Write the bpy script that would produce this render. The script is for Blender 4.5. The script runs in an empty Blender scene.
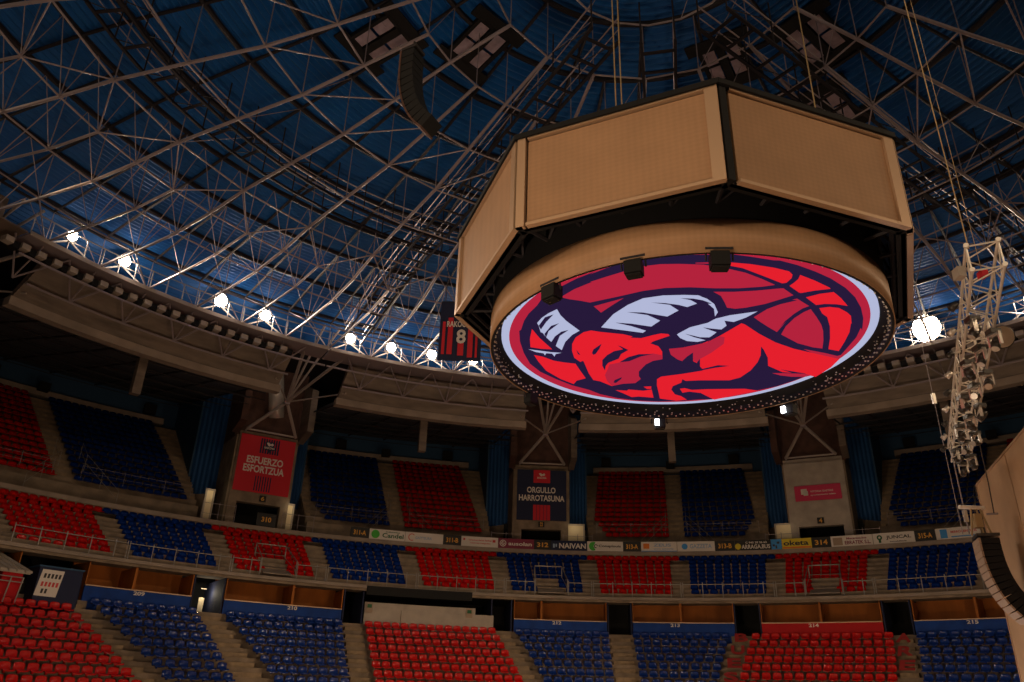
import bpy, math, random
from math import sin, cos, radians, pi, hypot, atan2
from mathutils import Vector, Matrix
from mathutils.geometry import tessellate_polygon
random.seed(7)
COL = bpy.context.scene.collection

# ---------------------------------------------------------------- materials
def mat(name, col, rough=.6, metal=0., spec=.5, emit=None, estr=0., coat=0.):
    m = bpy.data.materials.new(name); m.use_nodes = True
    b = m.node_tree.nodes['Principled BSDF']
    b.inputs['Base Color'].default_value = (*col, 1)
    b.inputs['Roughness'].default_value = rough
    b.inputs['Metallic'].default_value = metal
    b.inputs['Specular IOR Level'].default_value = spec
    if emit:
        b.inputs['Emission Color'].default_value = (*emit, 1)
        b.inputs['Emission Strength'].default_value = estr
    if coat: b.inputs['Coat Weight'].default_value = coat; b.inputs['Coat Roughness'].default_value = .15
    return m

def noisy(m, scale=2., amount=.35, detail=6., bump=0., stretch=None):
    """weathered variation of the base colour (object coordinates)"""
    nt = m.node_tree; b = nt.nodes['Principled BSDF']; c = b.inputs['Base Color'].default_value[:]
    tc = nt.nodes.new('ShaderNodeTexCoord'); n = nt.nodes.new('ShaderNodeTexNoise')
    n.inputs['Scale'].default_value = scale; n.inputs['Detail'].default_value = detail
    if stretch:
        mp = nt.nodes.new('ShaderNodeMapping'); mp.inputs['Scale'].default_value = stretch
        nt.links.new(tc.outputs['Object'], mp.inputs['Vector']); nt.links.new(mp.outputs['Vector'], n.inputs['Vector'])
    else: nt.links.new(tc.outputs['Object'], n.inputs['Vector'])
    r = nt.nodes.new('ShaderNodeValToRGB')
    r.color_ramp.elements[0].position = .3; r.color_ramp.elements[1].position = .7
    r.color_ramp.elements[0].color = tuple(x*(1-amount) for x in c[:3])+(1,)
    r.color_ramp.elements[1].color = tuple(min(1, x*(1+amount)) for x in c[:3])+(1,)
    nt.links.new(n.outputs['Fac'], r.inputs['Fac']); nt.links.new(r.outputs['Color'], b.inputs['Base Color'])
    if bump:
        bp = nt.nodes.new('ShaderNodeBump'); bp.inputs['Strength'].default_value = bump
        nt.links.new(n.outputs['Fac'], bp.inputs['Height']); nt.links.new(bp.outputs['Normal'], b.inputs['Normal'])
    return m

def led_mesh(name, col):
    """switched-off LED mesh: a fine grid of pixels over the tan surface"""
    m = mat(name, col, .55, 0., .35); nt = m.node_tree; b = nt.nodes['Principled BSDF']
    tc = nt.nodes.new('ShaderNodeTexCoord')
    n = nt.nodes.new('ShaderNodeTexNoise'); n.inputs['Scale'].default_value = 1.3; n.inputs['Detail'].default_value = 3
    w = nt.nodes.new('ShaderNodeTexWave'); w.bands_direction = 'Z'; w.inputs['Scale'].default_value = 3.2; w.inputs['Distortion'].default_value = .1
    w2 = nt.nodes.new('ShaderNodeTexWave'); w2.bands_direction = 'X'; w2.inputs['Scale'].default_value = 2.7; w2.inputs['Distortion'].default_value = .1
    for x in (n, w, w2): nt.links.new(tc.outputs['Object'], x.inputs['Vector'])
    a = nt.nodes.new('ShaderNodeMath'); a.operation = 'ADD'; nt.links.new(w.outputs['Fac'], a.inputs[0]); nt.links.new(w2.outputs['Fac'], a.inputs[1])
    a2 = nt.nodes.new('ShaderNodeMath'); a2.operation = 'MULTIPLY_ADD'; a2.inputs[1].default_value = .16
    nt.links.new(a.outputs[0], a2.inputs[0]); nt.links.new(n.outputs['Fac'], a2.inputs[2])
    r = nt.nodes.new('ShaderNodeValToRGB'); r.color_ramp.elements[0].position = .35; r.color_ramp.elements[1].position = 1.2 if False else 1.
    r.color_ramp.elements[0].color = tuple(x*.9 for x in col)+(1,); r.color_ramp.elements[1].color = tuple(min(1, x*1.12) for x in col)+(1,)
    nt.links.new(a2.outputs[0], r.inputs['Fac']); nt.links.new(r.outputs['Color'], b.inputs['Base Color'])
    return m

M = {}
M['concrete'] = noisy(mat('concrete', (.24, .18, .13), .85), 1.5, .3, bump=.15)
M['concrete_rim'] = noisy(mat('rim_concrete', (.30, .24, .20), .8), 1., .2)
M['stair'] = noisy(mat('stair_concrete', (.30, .215, .135), .85), 3., .3)
M['red_seat'] = mat('red_plastic', (.60, .008, .005), .22, 0, .3, coat=.2)
M['blue_seat'] = mat('blue_plastic', (.003, .030, .22), .2, 0, .35, coat=.4)
M['court'] = noisy(mat('court_boards', (.55, .36, .2), .5), .6, .15)
M['deck'] = noisy(mat('blue_roof_sheet', (.004, .10, .36), .55, 0, .35), .25, .2)
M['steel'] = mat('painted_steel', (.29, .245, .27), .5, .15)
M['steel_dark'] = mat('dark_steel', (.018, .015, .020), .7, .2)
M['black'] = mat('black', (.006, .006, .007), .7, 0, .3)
M['pier_blue'] = mat('ribbed_blue_sheet', (.02, .085, .25), .6, 0, .2)
M['wall_blue'] = mat('dark_blue_wall', (.018, .07, .16), .7)
M['brown'] = noisy(mat('brown_panel', (.085, .04, .03), .8), 2., .3)
M['skirt'] = noisy(mat('skirt_sheet', (.17, .13, .105), .6), .8, .3, stretch=(1, 1, 5))
M['tan'] = led_mesh('unlit_led_mesh', (.42, .24, .13))
M['tan_frame'] = mat('bronze_frame', (.50, .33, .21), .4, .3)
M['tan_panel'] = noisy(mat('tan_panel', (.48, .30, .17), .6), .7, .15)
M['wood'] = noisy(mat('orange_wood', (.38, .115, .015), .6, 0, .25), 1.2, .3, stretch=(1, 1, .3))
M['par_blue'] = noisy(mat('blue_parapet', (.004, .045, .27), .6, 0, .2), 2, .2)
M['par_red'] = mat('red_parapet', (.48, .006, .012), .6, 0, .2)
M['board'] = noisy(mat('grey_board', (.42, .36, .31), .7), 1.5, .15)
M['strut'] = mat('strut_paint', (.42, .36, .34), .5, .15)
M['recess'] = mat('recess_ceiling', (.07, .075, .095), .7)
M['rail'] = mat('galvanised_rail', (.30, .28, .27), .5, .4)
M['white'] = mat('white_sheet', (.72, .66, .62), .6)
M['navy'] = mat('navy_cloth', (.012, .018, .06), .8)
M['redcloth'] = mat('red_cloth', (.62, .018, .035), .8)
M['pink'] = mat('pink_cloth', (.62, .04, .12), .8)
M['magenta'] = mat('magenta_board', (.22, .012, .05), .6)
M['signblack'] = mat('black_board', (.010, .009, .009), .6)
M['signyellow'] = mat('amber_lettering', (.75, .36, .04), .6)
M['yellow'] = mat('yellow_board', (.72, .55, .02), .6)
M['green'] = mat('green_print', (.04, .42, .03), .6)
M['dgreen'] = mat('dark_green_print', (.0, .10, .03), .6)
M['orange'] = mat('orange_print', (.75, .2, .02), .6)
M['skyblue'] = mat('sky_blue_print', (.04, .28, .70), .6)
M['paleblue'] = mat('pale_blue_print', (.30, .42, .62), .6)
M['redprint'] = mat('red_print', (.60, .05, .05), .6)
M['dark'] = mat('dark_print', (.03, .025, .03), .6)
M['skylight'] = noisy(mat('translucent_skylight', (.36, .29, .36), .5), 3, .25)
M['truss_white'] = mat('aluminium_truss', (.86, .80, .72), .35, .15)
M['lamp_body'] = mat('lamp_body', (.05, .045, .042), .35, .3)
M['chrome'] = mat('chrome', (.85, .8, .74), .25, .6)
M['cable'] = mat('yellow_cable', (.42, .30, .15), .6)
M['cork'] = mat('speaker_side', (.36, .26, .19), .6)
M['lit'] = mat('lit_doorway_wall', (.75, .62, .42), .7)
M['lamp_glow'] = mat('lamp_glow', (1, .9, .8), .5, emit=(1, .80, .55), estr=40)
M['spark'] = mat('rim_lamp', (.9, .8, .6), .3, .6)
M['spot_glow'] = mat('spot_glow', (1, 1, .9), .5, emit=(.9, .95, 1.), estr=6)
def screen(name, c, s=1.): return mat(name, (.0, .0, .0), .9, 0, .0, emit=c, estr=s)
M['S_W'] = screen('screen_white', (.52, .56, .80), .85)
M['S_D'] = screen('screen_crimson', (.50, .018, .050), .9)
M['S_R'] = screen('screen_red', (.78, .014, .026), 1.)
M['S_N'] = screen('screen_navy', (.020, .010, .042), 1.)

# ---------------------------------------------------------------- mesh builder
class MB:
    def __init__(s): s.v = []; s.f = []; s.m = []; s.mats = []
    def mi(s, m):
        if m not in s.mats: s.mats.append(m)
        return s.mats.index(m)
    def add(s, vs, fs, m=None):
        o = len(s.v); s.v += [tuple(x) for x in vs]; k = s.mi(m) if m else 0
        for f in fs: s.f.append(tuple(i+o for i in f)); s.m.append(k)
    def box(s, c, size, ax=None, m=None):
        c = Vector(c); X, Y, Z = ax if ax else (Vector((1, 0, 0)), Vector((0, 1, 0)), Vector((0, 0, 1)))
        a, b, d = (t/2 for t in size)
        vs = [c+X*(a*i)+Y*(b*j)+Z*(d*k) for k in (-1, 1) for j in (-1, 1) for i in (-1, 1)]
        s.add(vs, [(0, 2, 3, 1), (4, 5, 7, 6), (0, 1, 5, 4), (2, 6, 7, 3), (0, 4, 6, 2), (1, 3, 7, 5)], m)
    def hexa(s, vs, m=None):
        s.add(vs, [(0, 3, 2, 1), (4, 5, 6, 7), (0, 1, 5, 4), (1, 2, 6, 5), (2, 3, 7, 6), (3, 0, 4, 7)], m)
    def tube(s, p, q, r, n=6, m=None, r2=None):
        p = Vector(p); q = Vector(q); d = q-p
        if d.length < 1e-5: return
        d.normalize(); u = d.orthogonal().normalized(); w = d.cross(u); r2 = r if r2 is None else r2
        vs = [p+(u*cos(2*pi*i/n)+w*sin(2*pi*i/n))*r for i in range(n)]+[q+(u*cos(2*pi*i/n)+w*sin(2*pi*i/n))*r2 for i in range(n)]
        s.add(vs, [(i, (i+1) % n, n+(i+1) % n, n+i) for i in range(n)]+[tuple(range(n))[::-1], tuple(range(n, 2*n))], m)
    def path(s, pts, r, n=6, m=None):
        for a, b in zip(pts, pts[1:]): s.tube(a, b, r, n, m)
    def arc(s, R, z, a, b, r, n=6, step=2., m=None):
        k = max(1, int(abs(b-a)/step)); s.path([pol(R, a+(b-a)*i/k, z) for i in range(k+1)], r, n, m)
    def lathe(s, prof, a, b, step=1.5, m=None, closed=True, cap=True):
        """sweep a profile [(R,z)...] about the arena axis from bearing a to b"""
        k = max(1, int(math.ceil(abs(b-a)/step))); P = len(prof); vs = []
        for i in range(k+1):
            ph = a+(b-a)*i/k
            vs += [pol(R, ph, z) for R, z in prof]
        fs = []; e = P if closed else P-1
        for i in range(k):
            for j in range(e):
                j2 = (j+1) % P; fs.append((i*P+j, i*P+j2, (i+1)*P+j2, (i+1)*P+j))
        if closed and cap: fs += [tuple(range(P))[::-1], tuple(range(k*P, k*P+P))]
        s.add(vs, fs, m)
    def poly(s, pts3, m=None):
        t = tessellate_polygon([[Vector(p) for p in pts3]]); s.add(pts3, [tuple(x) for x in t], m)
    def build(s, name, m=None, parent=None, smooth=False):
        me = bpy.data.meshes.new(name); me.from_pydata(s.v, [], s.f)
        ms = s.mats if s.mats and s.mats[0] is not None else [m]
        for x in ms: me.materials.append(M[x] if isinstance(x, str) else x)
        if len(ms) > 1: me.polygons.foreach_set('material_index', s.m)
        if smooth: me.polygons.foreach_set('use_smooth', [True]*len(me.polygons))
        me.update()
        o = bpy.data.objects.new(name, me); COL.objects.link(o)
        if parent:
            o.parent = parent; o.matrix_parent_inverse = parent.matrix_basis.inverted()
        return o

def pol(R, ph, z=0.):
    a = radians(ph); return Vector((R*sin(a), R*cos(a), z))
def axes(ph):
    """right (clockwise), towards the arena axis, up - at a bearing"""
    a = radians(ph); return Vector((cos(a), -sin(a), 0)), Vector((-sin(a), -cos(a), 0)), Vector((0, 0, 1))
def tag(o, label, cat, group=None, kind=None):
    if label: o['label'] = label
    if cat: o['category'] = cat
    if group: o['group'] = group
    if kind: o['kind'] = kind
    return o
def empty(name, loc, label=None, cat=None, group=None):
    o = bpy.data.objects.new(name, None); o.empty_display_size = .2; o.location = loc; COL.objects.link(o)
    return tag(o, label, cat, group)
def struct(mb, name, m=None):
    w = name.split('_', 1)
    if w[0] in ('wall', 'floor', 'ceiling') and len(w) > 1 and w[1] not in ('back', 'outer', 'inner', 'upper', 'lower'): name = w[1]+'_'+w[0]
    o = mb.build(name, m); o['kind'] = 'structure'; return o

_tc = {}
def glyphs(text):
    """flat text as triangles in a unit box: x 0..w, y 0..1"""
    if text in _tc: return _tc[text]
    cu = bpy.data.curves.new('t', 'FONT'); cu.body = text; cu.size = 1.; cu.resolution_u = 3; cu.offset = .028
    o = bpy.data.objects.new('t', cu); COL.objects.link(o)
    dg = bpy.context.evaluated_depsgraph_get(); dg.update()
    me = bpy.data.meshes.new_from_object(o.evaluated_get(dg))
    vs = [(v.co.x, v.co.y) for v in me.vertices]; fs = [tuple(p.vertices) for p in me.polygons]
    x0 = min(v[0] for v in vs); x1 = max(v[0] for v in vs); y0 = min(v[1] for v in vs); y1 = max(v[1] for v in vs)
    vs = [((x-x0)/(x1-x0), (y-y0)/(y1-y0)) for x, y in vs]
    bpy.data.objects.remove(o); bpy.data.meshes.remove(me); bpy.data.curves.remove(cu)
    _tc[text] = (vs, fs); return _tc[text]
def text_on(mb, text, o, X, Y, w, h, m, lift=None):
    """write text into the rectangle with lower-left corner o, spanned by X*w and Y*h"""
    vs, fs = glyphs(text); N = lift if lift is not None else Vector((0, 0, 0)); o = Vector(o)
    mb.add([o+X*(x*w)+Y*(y*h)+N for x, y in vs], fs, m)
# camera axes (pitch 25.07 deg, roll 1.68 deg)
_p, _r = radians(25.06616), radians(1.6768)
FW = Vector((0, cos(_p), sin(_p))); _u = Vector((0, -sin(_p), cos(_p))); _x = Vector((1, 0, 0))
RT = _x*cos(_r)+_u*sin(_r); UPV = _x*-sin(_r)+_u*cos(_r)
NEARE = 1200.
POOL = 9000.
COURT = .5
def LIGHTS():
    lamp('added_ring_spot', 'SPOT', pol(28.6, 96, 20.9), POOL, (1, .74, .46), .3, (-8.6, 29.5, 4), 26)  # added spots without fixtures, brightening the lower seat blocks
    lamp('added_ring_spot', 'SPOT', pol(28.6, 120, 20.9), POOL*.8, (1, .74, .46), .3, (-23, 21, 4), 24)
    # added unseen lights low over the court, brightening the scoreboard sides from below
    lamp('added_court_light', 'AREA', (-11, -10, 1.2), 700, (1, .74, .50), 1.2, (-1, -3, 11))
    lamp('added_court_light', 'AREA', (1, -15, 1.0), 70, (1, .74, .50), 1.2, (0, -3, 10))
    for x, y, tx, ty, e in ((0, 9, 0, 42, 900), (-13, 3, -30, 28, 480), (14, 7, 25, 33, 650)):
        lamp('added_stand_fill', 'AREA', (x, y, 1.0), e*COURT, (1, .70, .42), 1.6, (tx, ty, 10))  # added unseen fill that carries light up under the fascia to the stands
    lamp('added_court_light', 'AREA', (9, 8, .5), 85, (1, .92, .90), 3., (9, 8, 20))  # two added unseen uplights that brighten the blue roof deck
    lamp('added_court_light', 'AREA', (-11, 4, .5), 105, (1, .92, .90), 3., (-11, 4, 20))
# emblem of the round screen: outlines in metres on the screen plane, in painting order
LOGO = [
('N', [(-3.79, -0.33), (-3.73, -0.82), (-3.64, -1.17), (-3.47, -1.57), (-3.38, -1.90), (-3.02, -2.43), (-2.72, -2.79), (-2.37, -3.10), (-2.47, -2.97), (-2.17, -3.24), (-1.90, -3.44), (-1.58, -3.59), (-1.20, -3.72), (-0.77, -3.81), (-0.28, -3.85), (0.10, -3.89), (0.49, -3.82), (0.97, -3.71), (1.09, -3.71), (1.48, -3.56), (1.90, -3.34), (2.30, -3.09), (2.74, -2.73), (3.09, -2.35), (3.40, -1.90), (3.65, -1.42), (3.87, -0.84), (3.79, -0.95), (3.89, -0.47), (3.91, -0.02), (3.93, 0.52), (3.87, 0.59), (3.51, 0.44), (2.93, 0.25), (3.39, 0.59), (3.62, 1.67), (3.56, 1.87), (3.37, 2.21), (3.05, 2.64), (2.67, 2.93), (2.14, 3.32), (1.60, 3.72), (1.27, 3.75), (0.82, 3.91), (0.18, 4.01), (-0.49, 3.97), (-1.00, 3.83), (-1.52, 3.57), (-1.83, 3.29), (-2.34, 2.98), (-2.81, 2.56), (-3.23, 2.11), (-3.52, 1.60), (-3.69, 0.96), (-3.80, 0.29), (-3.83, -0.29)]),
('D', [(-2.99, -1.98), (-2.73, -2.35), (-2.40, -2.67), (-2.44, -2.67), (-2.11, -2.92), (-1.79, -3.15), (-1.48, -3.35), (-1.15, -3.45), (-0.79, -3.48), (-0.47, -3.48), (-0.32, -3.48), (0.17, -3.36), (0.57, -3.22), (0.97, -2.99), (1.30, -2.77), (1.06, -2.68), (0.61, -2.59), (0.14, -2.56), (-0.35, -2.57), (-0.39, -2.57), (-0.88, -2.51), (-1.31, -2.36), (-1.76, -2.10), (-2.35, -1.78), (-2.56, -1.85), (-2.79, -1.90)]),
('D', [(-2.25, -1.62), (-1.66, -2.03), (-1.84, -1.73), (-2.06, -1.33)]),
('R', [(0.17, -3.60), (0.57, -3.56), (1.06, -3.45), (1.39, -3.33), (1.50, -3.21), (1.53, -3.07), (1.49, -2.88), (1.41, -2.85), (1.09, -3.04), (0.76, -3.23), (0.46, -3.40), (0.21, -3.47)]),
('R', [(1.65, -3.21), (2.02, -3.00), (2.41, -2.74), (2.45, -2.69), (2.17, -2.60), (1.92, -2.48), (1.87, -2.50), (1.59, -2.76), (1.64, -2.91), (1.67, -3.05)]),
('D', [(0.13, -2.43), (0.53, -2.45), (0.99, -2.53), (1.43, -2.65), (1.50, -2.66), (1.80, -2.38), (1.58, -2.18), (1.33, -1.96), (0.98, -1.77), (0.78, -1.71), (0.59, -1.75), (0.49, -1.96), (0.33, -2.26)]),
('R', [(2.08, -2.31), (2.31, -2.48), (2.56, -2.57), (2.80, -2.33), (3.08, -1.99), (2.82, -2.05), (2.57, -2.05), (2.41, -1.99)]),
('D', [(1.28, -1.35), (1.45, -1.75), (1.65, -1.98), (1.95, -2.18), (1.83, -2.20), (1.92, -2.25), (2.28, -1.94), (2.18, -1.82), (2.09, -1.57), (2.01, -1.20), (2.00, -0.90), (2.04, -1.22), (2.01, -0.65), (1.73, -0.90), (1.44, -1.18)]),
('D', [(2.36, -1.81), (2.61, -1.46), (2.86, -1.08), (3.01, -0.78), (3.20, -0.29), (3.34, 0.15), (3.10, 0.10), (2.67, -0.10), (2.14, -0.54), (2.11, -0.96), (2.16, -1.37), (2.26, -1.66)]),
('R', [(2.52, -1.87), (2.71, -1.94), (2.93, -1.90), (3.17, -1.72), (3.32, -1.56), (3.49, -1.18), (3.46, -1.22), (3.61, -0.76), (3.70, -0.27), (3.77, 0.26), (3.49, 0.17), (3.30, -0.43), (3.07, -1.02), (2.84, -1.47), (2.67, -1.63)]),
('D', [(-0.50, -3.58), (-0.12, -3.62), (-0.11, -3.56), (-0.49, -3.55)]),
('R', [(-3.54, -0.46), (-3.35, -0.00), (-3.01, 0.63), (-3.27, 0.62), (-3.54, 0.54), (-3.57, 0.07)]),
('W', [(-3.58, 0.66), (-3.32, 0.72), (-3.03, 0.79), (-2.77, 0.81), (-2.91, 0.89), (-2.93, 1.05), (-3.00, 0.88), (-3.14, 0.86), (-3.17, 0.99), (-3.21, 0.87), (-3.40, 0.81)]),
('R', [(-3.44, 0.98), (-3.22, 1.07), (-2.92, 1.30), (-2.65, 1.39), (-2.38, 1.44), (-2.22, 1.88), (-2.03, 2.38), (-2.25, 2.56), (-2.31, 2.81), (-2.69, 2.47), (-3.09, 1.95), (-3.32, 1.36)]),
('R', [(-2.56, 0.27), (-2.51, -0.09), (-2.35, -0.39), (-2.19, -0.49), (-1.98, -0.43), (-1.43, -0.34), (-1.20, -0.24), (-1.24, -0.17), (-0.99, -0.16), (-0.75, -0.34), (-0.58, -0.44), (-0.41, -0.42), (-0.36, -0.33), (-0.53, -0.16), (-0.69, 0.01), (-0.73, 0.11), (-0.51, 0.26), (-0.37, 0.55), (-0.28, 1.00), (-0.49, 1.12), (-0.63, 1.35), (-0.73, 1.81), (-0.68, 2.12), (-0.60, 2.31), (-0.70, 2.60), (-1.00, 2.67), (-1.29, 2.86), (-1.64, 2.55), (-1.82, 2.48), (-1.99, 2.02), (-2.19, 1.28), (-2.22, 1.25), (-2.27, 1.32), (-2.44, 1.08), (-2.53, 0.67)]),
('D', [(-1.54, 1.79), (-1.53, 1.42), (-1.29, 1.27), (-1.07, 1.13), (-0.83, 0.83), (-0.57, 0.67), (-0.34, 0.76), (-0.28, 1.00), (-0.49, 1.12), (-0.63, 1.35), (-0.73, 1.81), (-0.68, 2.12), (-0.60, 2.31), (-0.70, 2.60), (-1.00, 2.67), (-1.29, 2.83), (-1.46, 2.50), (-1.56, 2.11)]),
('N', [(-1.48, 0.26), (-1.39, 0.32), (-1.19, 0.51), (-1.33, 0.76), (-1.35, 1.04), (-1.57, 1.31), (-1.61, 1.50), (-1.60, 1.80), (-1.70, 1.50), (-1.74, 1.14), (-1.66, 0.85), (-1.52, 0.60), (-1.32, 0.48)]),
('N', [(-1.30, 1.25), (-1.13, 0.92), (-0.90, 0.73), (-0.57, 0.70), (-0.83, 0.86), (-1.07, 1.17)]),
('N', [(-2.04, 0.74), (-2.03, 0.53), (-1.87, 0.19), (-1.89, 0.49), (-1.95, 0.80), (-2.00, 0.84)]),
('N', [(-2.44, 0.56), (-2.31, 0.86), (-2.37, 0.83)]),
('N', [(-1.28, 2.57), (-1.27, 2.40), (-1.11, 2.19), (-1.11, 2.31), (-1.21, 2.60)]),
('R', [(-1.16, 3.10), (-0.84, 3.12), (-0.82, 3.03), (-0.40, 3.09), (-0.20, 2.98), (-0.04, 3.59), (-0.46, 3.53), (-0.64, 3.59), (-0.94, 3.30)]),
('R', [(-0.45, 2.79), (-0.25, 2.75), (-0.22, 2.94), (-0.33, 2.95)]),
('R', [(-0.25, 0.34), (0.05, 0.25), (0.46, -0.01), (0.59, -0.18), (0.56, -0.08), (0.77, -0.47), (0.92, -0.79), (1.07, -1.12), (1.16, -1.07), (1.61, -0.62), (2.12, -0.19), (2.66, 0.13), (3.31, 0.39), (3.89, 0.62), (3.93, 0.62), (3.92, 1.16), (3.77, 1.78), (3.61, 1.71), (3.40, 1.57), (2.73, 1.36), (3.09, 1.56), (2.85, 1.54), (2.37, 1.17), (2.21, 0.68), (1.97, 0.22), (1.86, 0.06), (2.00, 0.55), (2.05, 0.97), (2.03, 1.49), (1.90, 1.96), (1.68, 2.17), (0.93, 2.23), (0.57, 2.30), (0.46, 2.19), (0.48, 2.43), (0.31, 2.69), (0.32, 2.94), (0.49, 3.28), (0.68, 3.39), (0.89, 3.65), (0.62, 3.76), (0.14, 3.62), (-0.12, 2.64), (-0.19, 2.24), (-0.12, 2.06), (0.38, 1.84), (0.84, 1.59), (0.84, 1.56), (1.12, 1.38), (1.43, 1.24), (1.14, 1.22), (0.84, 1.46), (0.81, 1.48), (0.72, 1.33), (0.61, 0.86), (0.59, 1.12), (0.48, 1.02), (0.36, 0.50), (0.27, 0.75), (0.21, 1.03), (0.08, 0.94), (-0.14, 0.67)]),
('D', [(-0.25, 0.34), (0.05, 0.25), (0.46, -0.01), (0.56, -0.08), (0.77, -0.44), (0.89, -0.39), (0.96, -0.04), (0.79, 0.50), (0.62, 0.86), (0.61, 0.86), (0.59, 1.08), (0.48, 0.98), (0.36, 0.50), (0.27, 0.75), (0.21, 1.03), (0.08, 0.94), (-0.14, 0.67)]),
('R', [(0.53, 2.84), (0.65, 2.79), (0.86, 2.90), (1.22, 2.83), (1.07, 2.84), (2.23, 2.71), (2.63, 2.82), (2.11, 3.19), (1.63, 3.58), (1.13, 3.09), (1.12, 3.10), (0.82, 3.03), (0.66, 3.13)]),
('D', [(2.60, 1.60), (2.86, 1.58), (3.39, 1.58), (3.63, 1.67), (3.52, 1.77), (3.17, 1.80), (2.85, 1.73)]),
('W', [(-1.99, -0.73), (-1.80, -1.40), (-1.55, -1.85), (-1.28, -2.16), (-0.89, -2.31), (-0.46, -2.36), (-0.09, -2.33), (-0.18, -2.36), (0.05, -2.22), (0.25, -2.00), (0.42, -1.63), (0.41, -1.42), (0.30, -1.78), (0.09, -2.04), (-0.14, -2.18), (-0.36, -2.21), (-0.11, -2.00), (-0.28, -1.83), (-0.43, -1.66), (-0.61, -1.37), (-0.73, -1.16), (-0.87, -0.86), (-0.95, -0.64), (-1.01, -0.51)]),
('N', [(-1.08, -1.99), (-0.78, -1.98), (-0.49, -1.92), (-0.28, -1.83), (-0.43, -1.66), (-0.67, -1.91)]),
('N', [(-0.51, -2.22), (-0.24, -2.22), (-0.03, -2.16), (0.20, -2.02), (-0.11, -2.00), (-0.27, -2.15)]),
('N', [(-1.53, -1.53), (-1.18, -1.53), (-0.61, -1.37), (-0.73, -1.16), (-1.06, -1.42)]),
('N', [(-1.71, -1.01), (-1.35, -0.98), (-0.87, -0.86), (-0.95, -0.64), (-1.33, -0.86)]),
('W', [(-0.21, -0.56), (-0.02, -0.89), (0.32, -1.14), (0.44, -1.35), (0.70, -1.53), (1.24, -1.75), (1.08, -1.45), (0.86, -1.20), (0.79, -1.10), (0.70, -0.83), (0.63, -0.68), (0.57, -0.49), (0.50, -0.33), (0.49, -0.25), (0.32, -0.14), (0.07, -0.17), (-0.12, -0.32), (-0.23, -0.50)]),
('N', [(0.26, -0.91), (0.48, -0.86), (0.70, -0.83), (0.63, -0.68), (0.45, -0.79)]),
('N', [(-0.07, -0.57), (0.32, -0.40), (0.53, -0.41), (0.49, -0.25), (0.18, -0.40)]),
('N', [(0.65, -1.28), (0.91, -1.22), (0.84, -1.09), (0.76, -1.04)]),
('W', [(-3.44, -0.90), (-3.35, -1.16), (-3.21, -1.40), (-3.04, -1.60), (-2.95, -1.33), (-2.80, -1.05), (-2.46, -0.57), (-2.61, -0.34), (-2.74, 0.05), (-2.79, 0.52), (-2.95, 0.29), (-3.07, 0.07), (-3.20, -0.17), (-3.29, -0.40), (-3.34, -0.44), (-3.40, -0.77)]),
('N', [(-3.10, -1.35), (-3.28, -1.20), (-3.40, -0.77), (-3.34, -0.58), (-3.24, -0.97)]),
('N', [(-2.95, -0.93), (-3.12, -0.79), (-3.25, -0.36), (-3.20, -0.17), (-3.16, -0.52)]),
('N', [(-2.71, -0.61), (-2.87, -0.51), (-3.00, -0.25), (-3.07, 0.07), (-2.95, 0.29), (-2.89, -0.29)]),
]

# ---------------------------------------------------------------- key dimensions (metres; arena axis at the origin, court at z 0)
CAM = Vector((-3.989, -16.513, 1.6))
R_PAR = 33.0; Z_VOM = 5.6; Z_PAR = 6.30; Z_OPEN = 7.42; Z_SLAB = 7.68
R_LED = 38.85; Z_LED = 11.45; R_CURB = 40.8; Z_CURB = 13.1; R_RIM = 52.; Z_RIM = 20.95
PIERS = [-63., -30.45, -2.15, 25.45, 53.6]
BAYS = [(-63., -30.45), (-30.45, -2.15), (-2.15, 25.45), (25.45, 53.6)]
A0, A1 = -80., 70.

# ================================================================ SETTING
mb = MB(); mb.lathe([(0.01, -.3), (24, -.3), (24, 0), (0.01, 0)], -180, 180, 6, cap=False)
struct(mb, 'floor', 'court')
# lower tier: stepped terrace
prof = []; R = 33.0; z = Z_VOM
prof.append((R+.0, z))
N_LOW = 12; TR = .8; RI = .45
pr = [(33.4, Z_VOM), (33.0, Z_VOM)]
for k in range(N_LOW):
    r0 = 33.0-TR*k; pr += [(r0, Z_VOM-RI*(k+1)), (r0-TR, Z_VOM-RI*(k+1))]
pr += [(33.0-TR*N_LOW, -.2), (33.4, -.2)]
mb = MB(); mb.lathe(pr, A0, A1, 2.); struct(mb, 'floor_lower_terrace', 'concrete')
# middle tier
N_MID = 9; TM = .585; RM = .345
pr = [(32.9, Z_OPEN), (32.9, Z_SLAB), (33.3, Z_SLAB)]
for k in range(N_MID):
    r0 = 33.55+TM*k; pr += [(r0, Z_SLAB+RM*k+(0 if k == 0 else 0)), (r0, Z_SLAB+RM*(k))]
pr = [(32.9, Z_OPEN), (32.9, Z_SLAB)]
for k in range(N_MID): pr += [(33.5+TM*k, Z_SLAB+RM*k), (33.5+TM*k, Z_SLAB+RM*(k+1) if k < N_MID-1 else Z_SLAB+RM*k)]
zt = Z_SLAB+RM*(N_MID-1)
pr += [(38.72, zt), (38.72, Z_LED), (39.05, Z_LED), (39.05, 11.3), (41.0, 11.3), (41.0, 10.8), (38.0, 10.0), (34.0, Z_OPEN)]
mb = MB(); mb.lathe(pr, A0, A1, 2.); struct(mb, 'floor_middle_terrace', 'concrete')
mb = MB(); mb.lathe([(38.66, Z_LED-.22), (38.66, Z_LED+.03), (39.1, Z_LED+.03), (39.1, Z_LED-.22)], A0, A1, 2.)
struct(mb, 'trim_1', 'concrete_rim')
mb = MB(); mb.lathe([(32.8, Z_SLAB-.12), (32.8, Z_SLAB+.05), (33.0, Z_SLAB+.05), (33.0, Z_SLAB-.12)], A0, A1, 2.)
struct(mb, 'trim_2', 'concrete_rim')
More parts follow.
